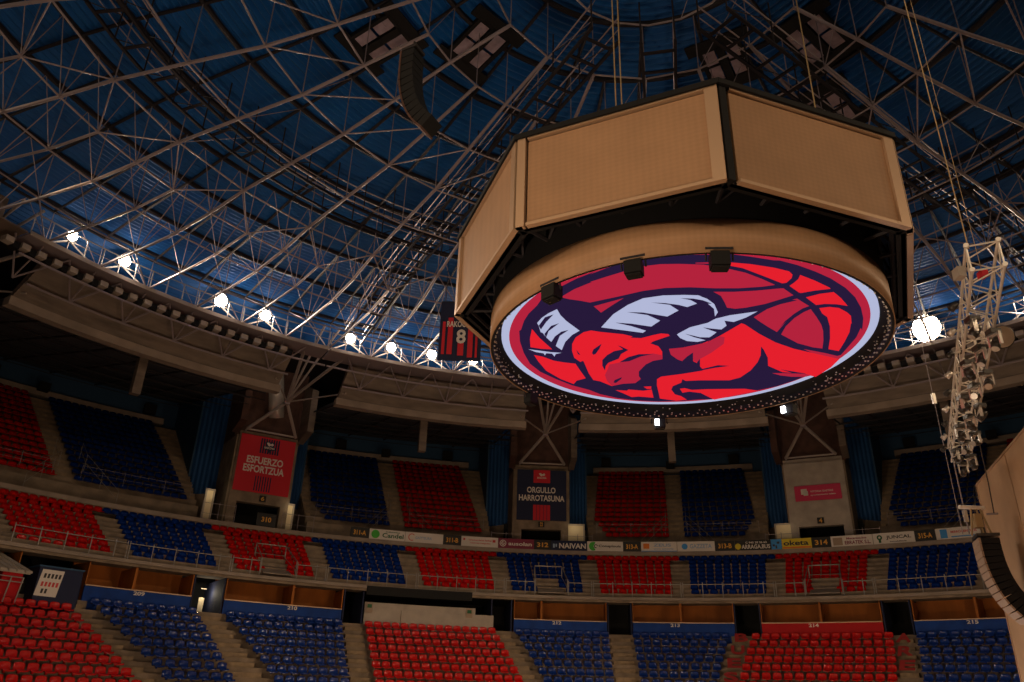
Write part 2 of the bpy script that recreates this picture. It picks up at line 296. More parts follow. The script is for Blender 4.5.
# upper tier: one stepped terrace per bay between the piers
N_UP = 15; TU = .74; RU = .535; ZU = 12.6
for bi, (p0, p1) in enumerate(BAYS):
    a, b = p0+5.0, p1-5.0
    pr = [(40.8, 11.3), (40.8, ZU)]
    for k in range(N_UP): pr += [(40.8+TU*(k+1), ZU+RU*k), (40.8+TU*(k+1), ZU+RU*(k+1 if k < N_UP-1 else k))]
    pr += [(52.6, ZU+RU*(N_UP-1)), (52.6, 11.3)]
    mb = MB(); mb.lathe(pr, a, b, 2.); struct(mb, 'floor_upper_terrace', 'concrete')
    # pale coping at the back and dark blue wall behind it, sloping roof of the recess
    mb = MB(); mb.lathe([(51.9, Z_RIM-.2), (51.9, Z_RIM+.25), (52.6, Z_RIM+.25), (52.6, Z_RIM-.2)], a+1.2, b-1.2, 2.)
    struct(mb, 'trim_%d' % (3+bi), 'concrete_rim')
    mb = MB(); mb.lathe([(52.6, 19.5), (52.6, 23.4), (53., 23.4), (53., 19.5)], a-.5, b+.5, 2.)
    struct(mb, 'wall_back', 'wall_blue')
    mb = MB(); mb.lathe([(31.9, 18.35), (53., 23.), (53., 23.3), (31.9, 18.7)], a-.5, b+.5, 2.)
    struct(mb, 'ceiling_recess', 'recess')
# concourse wall behind / beside the piers
mb = MB(); mb.lathe([(54.2, 10), (54.2, 26), (54.6, 26), (54.6, 10)], A0, A1, 3.); struct(mb, 'wall_outer', 'wall_blue')

# roof deck: corrugated sheet with steps running round the dome
def deck_z(R):
    T = [(0, 26.), (5, 25.3), (7.7, 24.85), (10.2, 24.35), (12.6, 23.9), (15.4, 23.6), (18.1, 23.3), (20.1, 22.95), (22.4, 22.6), (25.5, 22.35), (29, 22.1), (31, 21.6), (36, 20.9), (54.6, 25.)]
    for (a, za), (b, zb) in zip(T, T[1:]):
        if R <= b: return za+(zb-za)*(R-a)/(b-a)
    return T[-1][1]
pr = []; r = .3; i = 0
while r < 32.:
    h = deck_z(r)+(.0 if (i//2) % 2 == 0 else .11); pr.append((r, h)); r += (.10 if i % 2 else .035); i += 1
mb = MB(); mb.lathe(pr, -130, 130, 3.6, closed=False)
struct(mb, 'ceiling', 'deck')
mb = MB(); mb.lathe([(.2, 26.2), (32., 22.), (32.2, 21.4), (54.6, 25.2), (54.6, 25.5), (.2, 27.)], -180, 180, 6., cap=False)
struct(mb, 'ceiling_outer', 'steel_dark')
mb = MB(); pr = []; r = .3; i = 0
while r < 32.:
    pr.append((r, deck_z(r))); r += 1.6
mb.lathe(pr, 130, 230, 5., closed=False); struct(mb, 'ceiling_near_half', 'deck')

# fascia and inclined skirt between the ring gallery and the upper tier recess, per bay
for bi, (p0, p1) in enumerate(BAYS):
    a, b = p0+3.3, p1-3.3
    mb = MB(); pr = []
    for k in range(13):
        t = k/12; R = 29.9+2.1*t; z = 19.75-1.45*t; pr += [(R, z), (R+.07, z+.05)]
    pr += [(32.3, 18.5), (30.2, 20.1)]
    mb.lathe(pr, a, b, 2.4); struct(mb, 'wall_skirt', 'skirt')
    mb = MB(); mb.lathe([(31.75, 17.95), (31.75, 18.38), (32.3, 18.38), (32.3, 17.95)], a-.2, b+.2, 2.4)
    struct(mb, 'trim_%d' % (8+bi), 'concrete_rim')

# piers: trapezoid towers with ribbed blue flanks, brown upper front and concrete lower front
for pi_, p in enumerate(PIERS):
    X, Y, Z = axes(p)
    fl, fr = pol(40., p-2.65), pol(40., p+2.65); bl, br = pol(52., p-4.6), pol(52., p+4.6)
    mb = MB()   # upper brown front, set back
    ul, ur = pol(40.4, p-3.1), pol(40.4, p+3.1)
    mb.hexa([ul+Z*17.6, ur+Z*17.6, ur-Y*.3+Z*17.6, ul-Y*.3+Z*17.6, ul+Z*23.5, ur+Z*23.5, ur-Y*.3+Z*23.5, ul-Y*.3+Z*23.5])
    struct(mb, 'wall_pier_upper', 'brown')
    mb = MB()   # lower concrete front with the vomitory opening
    def slab(x0, x1, z0, z1, d=.5, m=None):
        c = pol(40., p); q = [c+X*x0, c+X*x1, c+X*x1-Y*d, c+X*x0-Y*d]
        mb.hexa([t+Z*z0 for t in q]+[t+Z*z1 for t in q], m)
    w = 1.95
    slab(-w, -1.42, 11.3, 17.7); slab(1.42, w, 11.3, 17.7); slab(-1.42, 1.42, 13.15, 17.7); slab(-w-.0, w, 17.55, 17.85, .7)
    struct(mb, 'wall_pier_lower', 'board' if pi_ == 3 else 'concrete')
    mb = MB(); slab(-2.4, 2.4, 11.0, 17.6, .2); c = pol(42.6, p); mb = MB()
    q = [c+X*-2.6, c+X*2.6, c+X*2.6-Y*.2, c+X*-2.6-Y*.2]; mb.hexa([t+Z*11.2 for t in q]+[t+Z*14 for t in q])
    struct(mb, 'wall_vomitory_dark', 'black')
    for s in (-1, 1):      # ribbed flank sheets
        P1, P2, P3, P4 = pol(40.3, p+s*2.78), pol(43.3, p+s*2.9), pol(44.8, p+s*4.95), pol(52.4, p+s*5.)
        f, b = P2, P3; d = (b-f); n = -Z.cross(d).normalized()*s; k = 24
        pts = []
        for i in range(k+1): pts.append(f+d*(i/k)+n*(.07 if i % 4 in (1, 2) else 0))
        mb = MB()
        for q0, q1 in zip(pts, pts[1:]): mb.add([q0+Z*14.1, q1+Z*14.1, q1+Z*23.5, q0+Z*23.5], [(0, 1, 2, 3)])
        struct(mb, 'wall_pier_flank', 'pier_blue')
        def wall(q0, q1, z0, z1, m, nm):
            w = (q1-q0).cross(Z).normalized()*.12; mb = MB(); mb.hexa([q0-w+Z*z0, q1-w+Z*z0, q1+w+Z*z0, q0+w+Z*z0, q0-w+Z*z1, q1-w+Z*z1, q1+w+Z*z1, q0+w+Z*z1]); struct(mb, nm, m)
        wall(P2, P3, 11.3, 14.1, 'concrete', 'wall_pier_base'); wall(P1, P2, 11.3, 17.6, 'concrete', 'wall_pier_side'); wall(P1, P2, 17.6, 23.5, 'brown', 'wall_pier_side'); wall(P3, P4, 11.3, 23.5, 'wall_blue', 'wall_recess_side')
    # folded concrete jambs that hold the end of the fascia
    for s in (-1, 1):
        mb = MB(); a = pol(38.2, p+s*3.3); b = pol(40.4, p+s*3.15)
        d = X*(.22)
        mb.hexa([a-d+Z*16.9 if 0 else a-d+Z*18.0, a+d+Z*18.0, b+d+Z*17.7, b-d+Z*17.7, a-d+Z*21, a+d+Z*21, b+d+Z*22, b-d+Z*22])
        struct(mb, 'wall_pier_jamb', 'brown' if s < 0 else 'skirt')

# ---- lower blocks: bearings of their edges at R 33 and R 27
BLK = [('red', '208', (-74, -70), (-48.9, -45.8)), ('blue', '209', (-46.8, -43.3), (-37.4, -36.4)),
       ('blue', '210', (-35.0, -32.6), (-23.4, -24.7)), ('red', '211', (-21.3, -22.15), (-8.0, -5.7)),
       ('blue', '212', (-6.1, -3.6), (4.0, 3.9)), ('blue', '213', (6.3, 6.55), (16.3, 14.6)),
       ('red', '214', (18.4, 16.4), (31.3, 32.2)), ('blue', '215', (33.1, 34.4), (46.2, 47))]
def edge(e, R): return e[0]+(e[1]-e[0])*(33-R)/6.
AISLES = [(BLK[i][3], BLK[i+1][2]) for i in range(7)]
# aisle half steps
mb = MB()
for (l, r) in AISLES:
    for k in range(N_LOW):
        R1 = 33.0-TR*k; R0 = R1-TR/2; zt = Z_VOM-RI*(k+.5)
        a, b = edge(l, R1)+.15, edge(r, R1)-.15
        mb.lathe([(R0, zt-RI/2-.01), (R0, zt), (R1+.01, zt), (R1+.01, zt-RI/2-.01)], a, b, 3.)
        mb.lathe([(R0-.39, zt-RI/2), (R0-.39, zt-RI/2+.015), (R0, zt-RI/2+.015), (R0, zt-RI/2)], a, b, 3.)
        mb.lathe([(R1-.001, Z_VOM-RI*k-.0), (R1-.001, Z_VOM-RI*k+.012), (R1+.38, Z_VOM-RI*k+.012), (R1+.38, Z_VOM-RI*k)], a, b, 3.) if k == 0 else None
struct(mb, 'floor_lower_stairs', 'stair')
mb = MB(); MA = [2.4+9.3*k for k in range(-7, 7)]
for a_ in MA:
    for k in range(N_MID-1):
        R0 = 33.5+TM*k+TM/2; mb.lathe([(R0, Z_SLAB+RM*k-.01), (R0, Z_SLAB+RM*k+RM/2), (R0+TM/2+.01, Z_SLAB+RM*k+RM/2), (R0+TM/2+.01, Z_SLAB+RM*k-.01)], a_-.78, a_+.78, 3.)
struct(mb, 'floor_middle_stairs', 'stair')
mb = MB(); UPB = []; BC = [-46.4, -16.6, 11.65, 39.6]
for (p0, p1) in BAYS:
    c = BC[BAYS.index((p0, p1))]
    for k in range(N_UP):
        R0 = 40.8+TU*(k+1); zz = ZU+RU*(k)-RU+.25+RU/2
        for (a, b) in ((c-.85, c+.85), (p0+5.05, p0+5.4+1.25*k/N_UP), (p1-5.8-1.3*k/N_UP, p1-5.05)):
            mb.lathe([(R0-.37, zz+RU-.25-.01-.24), (R0-.37, zz+RU-.25), (R0, zz+RU-.25), (R0, zz+RU-.49)], a, b, 3.) if k else None
    UPB += [(p0, c, -1), (p1, c, 1)]
struct(mb, 'floor_upper_stairs', 'stair')

# ---- parapet, hospitality boxes and vomitories between lower and middle tier
SEC = [((-74, -52.2), 'red'), ((-46.9, -37.9), 'blue'), ((-34.9, -23.6), 'blue'), ((-5.9, 3.8), 'blue'), ((6.5, 16.7), 'blue'), ((19.35, 30.5), 'red'), ((33.2, 46), 'blue')]
for i, ((a, b), c) in enumerate(SEC):
    if a > -60:
        mb = MB(); mb.lathe([(33.0, Z_VOM-.45), (33.0, Z_PAR), (33.14, Z_PAR), (33.14, Z_VOM-.45)], a, b, 2.)
        struct(mb, 'wall_parapet', 'par_'+c)
        mb = MB(); mb.lathe([(32.94, Z_PAR), (32.94, Z_PAR+.05), (33.2, Z_PAR+.05), (33.2, Z_PAR)], a, b, 2.)
        struct(mb, 'trim_%d' % (20+i), 'tan_frame')
    mb = MB(); mb.lathe([(35.2, Z_VOM), (35.2, Z_OPEN+.4), (35.35, Z_OPEN+.4), (35.35, Z_VOM)], a, b, 2.)
    mb.lathe([(33.14, Z_VOM), (33.14, Z_VOM+.04), (35.3, Z_VOM+.04), (35.3, Z_VOM)], a, b, 2.)
    for e in (a, b):
        X, Y, Z = axes(e); s = X*(.05 if e == a else -.05); f0, f1 = pol(33.05, e), pol(35.3, e)
        mb.hexa([f0+Z*Z_VOM, f1+Z*Z_VOM, f1+s+Z*Z_VOM, f0+s+Z*Z_VOM, f0+Z*Z_OPEN, f1+Z*Z_OPEN, f1+s+Z*Z_OPEN, f0+s+Z*Z_OPEN])
    struct(mb, 'wall_box', 'wood')
for a in (-42.95, -28.52, -3.0, 11.42, 25.0, 38.5):       # slim timber dividers of the boxes
    mb = MB(); X, Y, Z = axes(a); f0, f1 = pol(33.05, a), pol(35.2, a); s = X*.06
    q = [f0-s, f1-s, f1+s, f0+s]; mb.hexa([t+Z*Z_VOM for t in q]+[t+Z*Z_OPEN for t in q]); struct(mb, 'wall_divider', 'wood')
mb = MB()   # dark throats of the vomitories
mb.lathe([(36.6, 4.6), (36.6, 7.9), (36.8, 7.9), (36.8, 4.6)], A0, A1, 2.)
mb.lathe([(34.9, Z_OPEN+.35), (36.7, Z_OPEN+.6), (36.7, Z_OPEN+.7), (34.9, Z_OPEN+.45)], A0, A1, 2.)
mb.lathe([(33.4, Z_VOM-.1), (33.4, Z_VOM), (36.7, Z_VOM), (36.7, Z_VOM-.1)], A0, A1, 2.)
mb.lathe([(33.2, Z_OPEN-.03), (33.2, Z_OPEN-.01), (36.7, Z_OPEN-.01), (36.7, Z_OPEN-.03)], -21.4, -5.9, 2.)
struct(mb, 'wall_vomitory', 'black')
for (a, b) in ((-37.85, -35.), (-23.5, -21.5), (-8.3, -6.1), (3.9, 6.4), (16.75, 19.3), (30.6, 33.1)):
    mb = MB()
    for e, s in ((a, 1), (b, -1)):
        X, Y, Z = axes(e); f0, f1 = pol(33.02, e), pol(36.6, e); t = X*.07*s
        mb.hexa([f0+Z*Z_VOM, f1+Z*Z_VOM, f1+t+Z*Z_VOM, f0+t+Z*Z_VOM, f0+Z*Z_OPEN, f1+Z*Z_OPEN, f1+t+Z*Z_OPEN, f0+t+Z*Z_OPEN])
    struct(mb, 'wall_vomitory_side', 'navy')
# section 211: grey board wall instead of a parapet, with a deep dark slot above it
mb = MB(); mb.lathe([(33.0, 5.15), (33.0, 6.82), (33.1, 6.82), (33.1, 5.15)], -21.35, -9.95, 2.)
mb.lathe([(32.93, 5.15), (32.93, 6.45), (33.0, 6.45), (33.0, 5.15)], -17.6, -8.05, 2.)
struct(mb, 'wall_board', 'board')
mb = MB(); mb.lathe([(32.75, 7.2), (32.75, 7.70), (32.8, 7.70), (32.8, 7.2)], -21.4, -10.4, 2.); struct(mb, 'wall_black_fascia', 'black')

# ================================================================ ROOF STEEL
RG = [(3.0, 22.75), (5.2, 22.45), (7.7, 22.05), (10.16, 21.5), (12.64, 20.98), (15.42, 20.71), (18.1, 20.41), (20.1, 20.0), (22.42, 19.8), (25.6, 19.9), (29.0, 20.15)]
UP = [deck_z(R)-.13 for R, _ in RG]; UP[-1] = 21.8
def nph(R, k):
    """bearing of node k (10.5 degree lattice) at radius R"""
    t = min(1, max(0, (R-20)/9)); return (-4+10.55*k)*(1-t)+(-5+10.2*k)*t
def node(i, k, up=False):
    R, z = RG[i]; return pol(R, nph(R, k), UP[i] if up else z)
GR = 'roof trusses under the blue roof'
def truss(name, lab, lower, upper, rl, ru, diag=True, posts=True, group=GR):
    t = empty(name, lower[0], lab, 'roof truss', group)
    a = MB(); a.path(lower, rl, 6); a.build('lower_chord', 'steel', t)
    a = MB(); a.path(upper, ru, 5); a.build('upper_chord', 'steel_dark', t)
    a = MB()
    for i, (p, q) in enumerate(zip(lower, upper)):
        if posts: pm = MB(); pm.tube(p, q, .02, 5); pm.build('post', 'steel', t)
        if diag and i+1 < len(lower) and hypot(p.x, p.y) > 22.:
            if i % 2 == 0: a.tube(p, upper[i+1], .022, 5)
            else: a.tube(q, lower[i+1], .022, 5)
    if a.v: a.build('lattice_bracing', 'steel', t)
    return t
K = range(-9, 9)
for k in K:
    i0 = 1 if k % 2 else 2
    truss('radial_roof_truss', 'radial steel truss running from the ring gallery up to the roof crown', [node(i, k) for i in range(i0, 11)], [node(i, k, True) for i in range(i0, 11)], .066, .07)
    truss('short_roof_truss', 'short radial steel truss in the outer roof band above the floodlights', [node(i, k+.5) for i in range(7, 11)], [node(i, k+.5, True) for i in range(7, 11)], .055, .06, group='short outer roof trusses')
names = ['innermost', 'second', 'third', 'fourth', 'fifth', 'sixth', 'seventh', 'eighth', 'ninth', 'tenth', 'outermost']
for i, (R, z) in enumerate(RG):
    st = 2 if i < 2 else (1 if i < 7 else .5)
    ks = []; k = -9.
    while k <= 8.01: ks.append(k); k += st
    lab = '%s circular steel truss ring under the blue roof, counted from the crown' % names[i]
    t = empty('ring_roof_truss', node(i, ks[0]), lab, 'roof truss', 'ring trusses of the roof')
    a = MB(); a.path([node(i, k) for k in ks], .036, 6); a.build('lower_chord', 'steel', t)
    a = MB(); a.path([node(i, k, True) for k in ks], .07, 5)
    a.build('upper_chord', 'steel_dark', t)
    a = MB()
    for j in range(len(ks)-1):
        p, q = ks[j], ks[j+1]; mid = node(i, (p+q)/2, True)
        if i >= 7: a.tube(node(i, p), mid, .018, 5); a.tube(node(i, q), mid, .018, 5)
        elif j % 3 == 0: pm = MB(); pm.tube(node(i, p), node(i, q, True), .016, 5); pm.build('brace', 'steel', t)
    if a.v: a.build('lattice_bracing', 'steel', t)
# flat wind bracing in the lower layer
t = empty('wind_bracing', (0, 0, 21), 'thin slanting steel bars bracing the lower layer of the roof trusses', 'roof bracing')
a = MB()
for k in K:
    a.tube(node(4, k), node(3, k+1), .028, 5); a.tube(node(7, k+.5), node(6, k), .03, 5); a.tube(node(7, k+.5), node(6, k+1), .03, 5)
    a.tube(node(9, k), node(10, k+.5), .03, 5)
a.build('brace_bars', 'steel', t)
tag(t, None, None, None, 'structure')
# purlins close under the sheet: dark, both ways
mb = MB()
for R in [5.2, 7.7, 10.16, 12.64, 15.42, 18.1, 20.1, 22.42, 25.6, 28.8]:
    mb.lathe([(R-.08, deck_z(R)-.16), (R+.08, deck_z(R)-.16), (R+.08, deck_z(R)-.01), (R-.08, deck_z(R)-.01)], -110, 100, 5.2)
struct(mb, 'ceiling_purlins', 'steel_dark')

# catwalks hung in the roof
def catwalk(name, pts, half, label):
    t = empty(name, pts[0], label, 'catwalk')
    fl = MB(); ra = MB(); ha = MB()
    for p, q in zip(pts, pts[1:]):
        d = (q-p).normalized(); s = Vector((d.y, -d.x, 0)).normalized(); m = (p+q)/2; L = (q-p).length
        for e in (-1, 1):
            ra.tube(p+s*half*e+Vector((0, 0, 1.05)), q+s*half*e+Vector((0, 0, 1.05)), .03, 5)
            ra.tube(p+s*half*e+Vector((0, 0, .55)), q+s*half*e+Vector((0, 0, .55)), .02, 5)
            fl.tube(p+s*half*e, q+s*half*e, .07, 4)
            ha.tube(p+s*half*e, p+s*half*e+Vector((0, 0, 1.9)), .03, 5)
            ha.tube(p+s*half*e, q+s*half*e+Vector((0, 0, 1.05)), .02, 5)
        for j in range(int(L/.9)): fl.box(p+d*(j+.5)*.9, (half*2, .12, .04), (s, d, s.cross(d)))
    fl.build('walkway', 'steel_dark', t); ra.build('handrail', 'steel', t); ha.build('hanger', 'steel_dark', t)
for ph, far in ((-28.0, 'beside the hanging speaker'), (53.8, 'on the right behind the scoreboard'), (12.0, 'straight behind the scoreboard')):
    pts = [pol(R, ph, 21.55 if R < 22 else 21.55-(R-22)*.12) for R in [2.6, 5, 8, 11, 14, 17, 20, 23, 26, 28.6]]
    catwalk('radial_catwalk', pts, .55, 'straight maintenance catwalk up to the roof crown, '+far)
catwalk('ring_catwalk', [pol(17.4, a, 21.6) for a in range(-100, 101, 5)], .55, 'dark curved maintenance catwalk circling under the blue roof')

# crown: dark machinery platform
t = empty('winch_platform', (0, 0, 23), 'dark winch platform hanging under the crown of the roof', 'winch platform')
a = MB()
for r in (1.2, 2.2): a.arc(r, 23.4, -180, 180, .06, 5, 15)
for k in range(12): a.tube(pol(.4, k*30, 23.4), pol(2.2, k*30, 23.4), .05, 5); a.tube(pol(2.2, k*30, 23.4), pol(2.6, k*30, 25.1), .04, 5)
a.build('ring_frame', 'steel_dark', t)
a = MB()
for k in range(8): a.box(pol(1.6, k*45+10, 23.65), (.7, .6, .4), axes(k*45+10))
a.build('winch', 'black', t)

# skylights
def skylight(R, ph, w, l, label):
    X, Y, Z = axes(ph); c = pol(R, ph, deck_z(R)-.18); sl = (deck_z(R-1)-deck_z(R+1))/2; Yt = (Y+Z*sl).normalized(); N = X.cross(Yt)
    t = empty('roof_skylight', c, label, 'skylight', 'translucent skylights'); f = MB()
    f.box(c+X*(w/2), (.14, l, .2), (X, Yt, N)); f.box(c-X*(w/2), (.14, l, .2), (X, Yt, N)); f.box(c, (.3, l, .2), (X, Yt, N))
    f.box(c+Yt*(l/2), (w, .14, .2), (X, Yt, N)); f.box(c-Yt*(l/2), (w, .14, .2), (X, Yt, N))
    f.box(c+Yt*(l/2+.2)+N*.05, (w+.9, .5, .08), (X, Yt, N)); f.box(c-Yt*(l/2+.2)+N*.05, (w+.9, .5, .08), (X, Yt, N)); 
    f.build('frame', 'black', t)
    for sx in (-1, 1):
        for sy in (-1, 1):
            g = MB(); g.box(c+X*(sx*(w/4+.06))+Yt*(sy*l/4), (w/2-.3, l/2-.12, .05), (X, Yt, N)); g.build('pane', 'skylight', t)
skylight(10.6, -60.2, 1.5, 1.7, 'pale translucent skylight at the top of the roof left of the hanging speaker')
skylight(8.1, -43.5, 1.5, 1.8, 'pale translucent skylight just right of the hanging speaker near the crown')
skylight(8.6, 54.6, 1.6, 1.8, 'pale translucent skylight above the right face of the scoreboard')
skylight(11.8, 46.8, 1.6, 1.9, 'pale translucent skylight half hidden by the top edge of the scoreboard')
skylight(7.6, 32., 1.5, 1.6, 'pale skylight showing a corner behind the top corner of the scoreboard')

# struts from every pier to the ring beam
NODEZ = 19.2
for p in PIERS:
    lab = {-63.: 'steel strut frame over the pier at the far left', -30.45: 'crossed steel struts above the red banner', -2.15: 'crossed steel struts above the navy banner', 25.45: 'crossed steel struts above the pink sign', 53.6: 'crossed steel struts over the pier at the far right'}[p]
    n = pol(36.6, p-.05, NODEZ); t = empty('strut_frame', n, lab, 'strut', 'strut frames of the piers')
    a = MB(); L, Rr = pol(39.5, p-2.4, 17.85), pol(39.5, p+2.35, 17.85)
    a.tube(n, L, .11, 8); a.tube(n, Rr, .11, 8); a.build('lower_strut', 'strut', t)
    a = MB(); a.tube(L, Rr, .06, 6); a.tube(L+Vector((0, 0, -.0)), pol(40., p-2.4, 17.8), .06, 6); a.build('tie_bar', 'strut', t)
    a = MB()
    for dp, R, z, r in ((-2.55, 29, 20.15, .1), (2.55, 29, 20.15, .1), (-.6, 29.2, 21.7, .07), (1.2, 29.2, 21.7, .07), (-3.9, 31.4, 18.6, .05), (3.9, 31.4, 18.6, .05)):
        a.tube(n, pol(R, p+dp, z), r, 8)
    a.build('upper_strut', 'strut', t)
    a = MB(); a.box(n, (.34, .34, .34), axes(p)); a.build('node_plate', 'steel', t)
# silver duct above the red banner
t = MB(); t.tube(pol(38., -31.6, 21.9), pol(39.4, -30.3, 19.0), .52, 20)
tag(t.build('ventilation_duct', 'chrome', None, True), 'short silver ventilation duct sloping down over the red banner', 'duct')

# ring gallery: floor, beam, handrail, triangulated girder, one set per bay
GN = ['at the far left', 'behind the left floodlights', 'behind the scoreboard', 'on the right above the upper blue seats']
for bi, (p0, p1) in enumerate(BAYS):
    a, b = p0+.1, p1-.1
    t = empty('ring_gallery', pol(29, (a+b)/2, 20), 'narrow steel ring gallery '+GN[bi], 'gallery', 'stretches of the ring gallery')
    f = MB(); f.lathe([(28.6, 19.97), (28.6, 20.04), (30.2, 20.04), (30.2, 19.97)], a, b, 2.4); f.build('walkway', 'steel', t)
    f = MB(); f.lathe([(28.55, 19.92), (28.55, 20.12), (28.62, 20.12), (28.62, 19.92)], a, b, 2.4); f.build('edge_beam', 'board', t)
    f = MB(); f.arc(28.6, 21.05, a, b, .035, 6, 2.4); f.arc(28.6, 20.6, a, b, .02, 5, 2.4)
    k = a
    while k < b: f.tube(pol(28.6, k, 20.1), pol(28.6, k, 21.05), .03, 5); k += 1.7
    f.build('handrail', 'rail', t)
    f = MB(); f.arc(30.75, 18.75, a+3, b-3, .06, 6, 2.4); f.build('lower_chord', 'steel', t); f = MB(); f.arc(29.0, 19.1, a, b, .06, 6, 2.4); f.build('middle_chord', 'steel', t)
    f = MB(); k = math.ceil((a+3)/5.1)*5.1
    j = -5+5.1*math.ceil((a+5)/5.1)
    while j < b-3:
        f.tube(pol(29.0, j-2.55, 19.9), pol(30.75, j, 18.75), .05, 6); f.tube(pol(29.0, j+2.55, 19.9), pol(30.75, j, 18.75), .05, 6)
        f.tube(pol(29.0, j, 19.9), pol(30.75, j, 18.75), .04, 6); j += 5.1
    f.build('lattice_bracing', 'steel', t)
mb = MB(); mb.lathe([(28.6, 19.97), (28.6, 20.04), (30.2, 20.04), (30.2, 19.97)], 53.8, 296.9, 3.); mb.lathe([(30.1, 17), (30.1, 22), (30.3, 22), (30.3, 17)], 54.5, 296, 3.)
struct(mb, 'wall_near_half', 'skirt')
# vent boxes under the gallery edge
def ventbox(ph, lab, grp):
    X, Y, Z = axes(ph); t = empty('vent_box', pol(29.1, ph, 19.45), lab, 'vent box', grp)
    a = MB(); a.box(pol(29.1, ph, 19.48), (.38, .4, .26), (X, Y, Z)); a.build('housing', 'board', t)
    a = MB(); a.box(pol(29.2, ph+.75, 19.40), (.30, .4, .30), (X, Y, Z)); a.build('grille', 'black', t)
ph = -64.
while ph < -34: ventbox(ph, 'white vent box in the row under the left stretch of ring gallery', 'vent boxes on the left gallery'); ph += 1.5
ph = 31.
while ph < 50: ventbox(ph, 'white vent box in the row under the gallery right of the scoreboard', 'vent boxes on the right gallery'); ph += 1.5

# joists in the roof of each upper recess and a concrete post in the middle
for bi, (p0, p1) in enumerate(BAYS):
    a, b = p0+3.4, p1-3.4; f = MB()
    for R in (34., 37.5, 41, 44.5, 48): z = 18.35+(R-31.9)*.22-.3; f.arc(R, z, a, b, .05, 5, 4); f.arc(R, z-.45, a, b, .03, 5, 4)
    k = a
    while k < b: f.tube(pol(32.3, k, 18.1), pol(52, k, 22.6), .06, 5); k += 3.4
    struct(f, 'ceiling_recess_joists', 'steel_dark')
    c = BC[bi]-.1; X, Y, Z = axes(c)
    f = MB(); f.box(pol(33.4, c, 17.3), (.46, .4, 2.1), (X, Y, Z)); struct(f, 'wall_post', 'skirt')
    f = MB(); f.box(pol(50.6, c, 21.0), (.7, .5, .6), (X, Y, Z)); struct(f, 'wall_post_foot', 'black')
for c in (-20.9, -10.5, 5.3, 17.6, -50, -38, 33, 45):
    X, Y, Z = axes(c); t = empty('loudspeaker', pol(51.8, c, 21.9), 'small black loudspeaker on the wall above the top row of upper seats', 'loudspeaker', 'wall loudspeakers above the top row')
    a = MB(); a.box(pol(51.75, c, 21.65), (.85, .5, .7), (X, Y, Z)); a.build('cabinet', 'black', t)
    a = MB(); a.box(pol(52.15, c, 21.65), (.12, .6, .12), (X, Y, Z)); a.build('bracket', 'steel_dark', t)

# ================================================================ SCOREBOARD
SB = empty('scoreboard', (0, 0, 9.16), 'large octagonal hanging scoreboard with unlit tan sides and a lit red round screen underneath', 'scoreboard')
TH = 176.94; RO = 5.39; ZB, ZT = 10.07, 12.22
OV = [Vector((RO*cos(radians(TH+45*i)), RO*sin(radians(TH+45*i)), 0)) for i in range(8)]
for i in range(8):
    A, B = OV[i], OV[(i+1) % 8]; d = (B-A).normalized(); L = (B-A).length; n = Vector((d.y, -d.x, 0)); Z = Vector((0, 0, 1)); m = (A+B)/2; C3 = (d, n, Z)
    lf = MB(); lf.box(m-n*.07+Z*((ZB+ZT)/2), (L-.50, .06, ZT-ZB-.16), C3); o = lf.build('led_side', 'tan', SB)
    fr = MB()
    fr.box(B-d*.14-n*.04+Z*((ZB+ZT)/2), (.24, .12, ZT-ZB), C3)
    if i != 2: fr.box(A+d*.12-n*.035+Z*((ZB+ZT)/2), (.18, .12, ZT-ZB), C3)
    fr.box(m-n*.04+Z*(ZB+.035), (L-.5, .12, .07), C3); fr.box(m-n*.04+Z*(ZT-.02), (L-.5, .12, .04), C3)
    fr.build('side_frame', 'tan_frame', o)
    g = MB(); g.box(m-n*.16+Z*((ZB+ZT)/2), (L-.3, .08, ZT-ZB-.02), C3); g.box(m-n*.05+Z*(ZT+.06), (L+.05, .24, .12), C3); g.box(A+d*.09-n*.045+Z*((ZB+ZT)/2), (.14, .11, ZT-ZB), C3); g.build('backing', 'black', o)
    u = MB(); u.box(m-n*.20+Z*(ZB+.04), (L-.1, .18, .06), C3); u.build('bottom_lip', 'black', o)
f = MB()
f.add([v*.97+Vector((0, 0, ZT-.05)) for v in OV]+[v*.97+Vector((0, 0, ZT+.03)) for v in OV], [tuple(range(8))[::-1], tuple(range(8, 16))]+[(i, (i+1) % 8, 8+(i+1) % 8, 8+i) for i in range(8)])
f.build('lid', 'black', SB)
f = MB()
for i in range(8):
    A, B = OV[i], OV[(i+1) % 8]
    for t in (0, .25, .5, .75):
        p = A.lerp(B, t)*.97; q = p.normalized()*4.45
        f.tube(p+Vector((0, 0, ZB+.15)), q+Vector((0, 0, ZB+.15)), .045, 5); f.tube(p+Vector((0, 0, ZB+.75)), q+Vector((0, 0, ZB+.75)), .045, 5)
        p2 = A.lerp(B, t+.25)*.97; f.tube(q+Vector((0, 0, ZB+.15)), p2+Vector((0, 0, ZB+.75)), .035, 5); f.tube(q+Vector((0, 0, ZB+.75)), p2+Vector((0, 0, ZB+.15)), .035, 5)
    f.tube(A*.93+Vector((0, 0, ZB+.15)), B*.93+Vector((0, 0, ZB+.15)), .05, 5); f.tube(A*.89+Vector((0, 0, ZB+.5)), B*.89+Vector((0, 0, ZB+.5)), .05, 5)
f.build('inner_lattice', 'steel_dark', SB)
DR = empty('led_drum', (0, 0, 9.16)); DR.parent = SB; DR.matrix_parent_inverse = SB.matrix_basis.inverted()
f = MB(); f.lathe([(4.5, 9.12), (4.5, 9.84), (4.48, 9.84), (4.48, 9.12)], -180, 180, 3, cap=False); f.build('led_band', 'tan', DR, True)
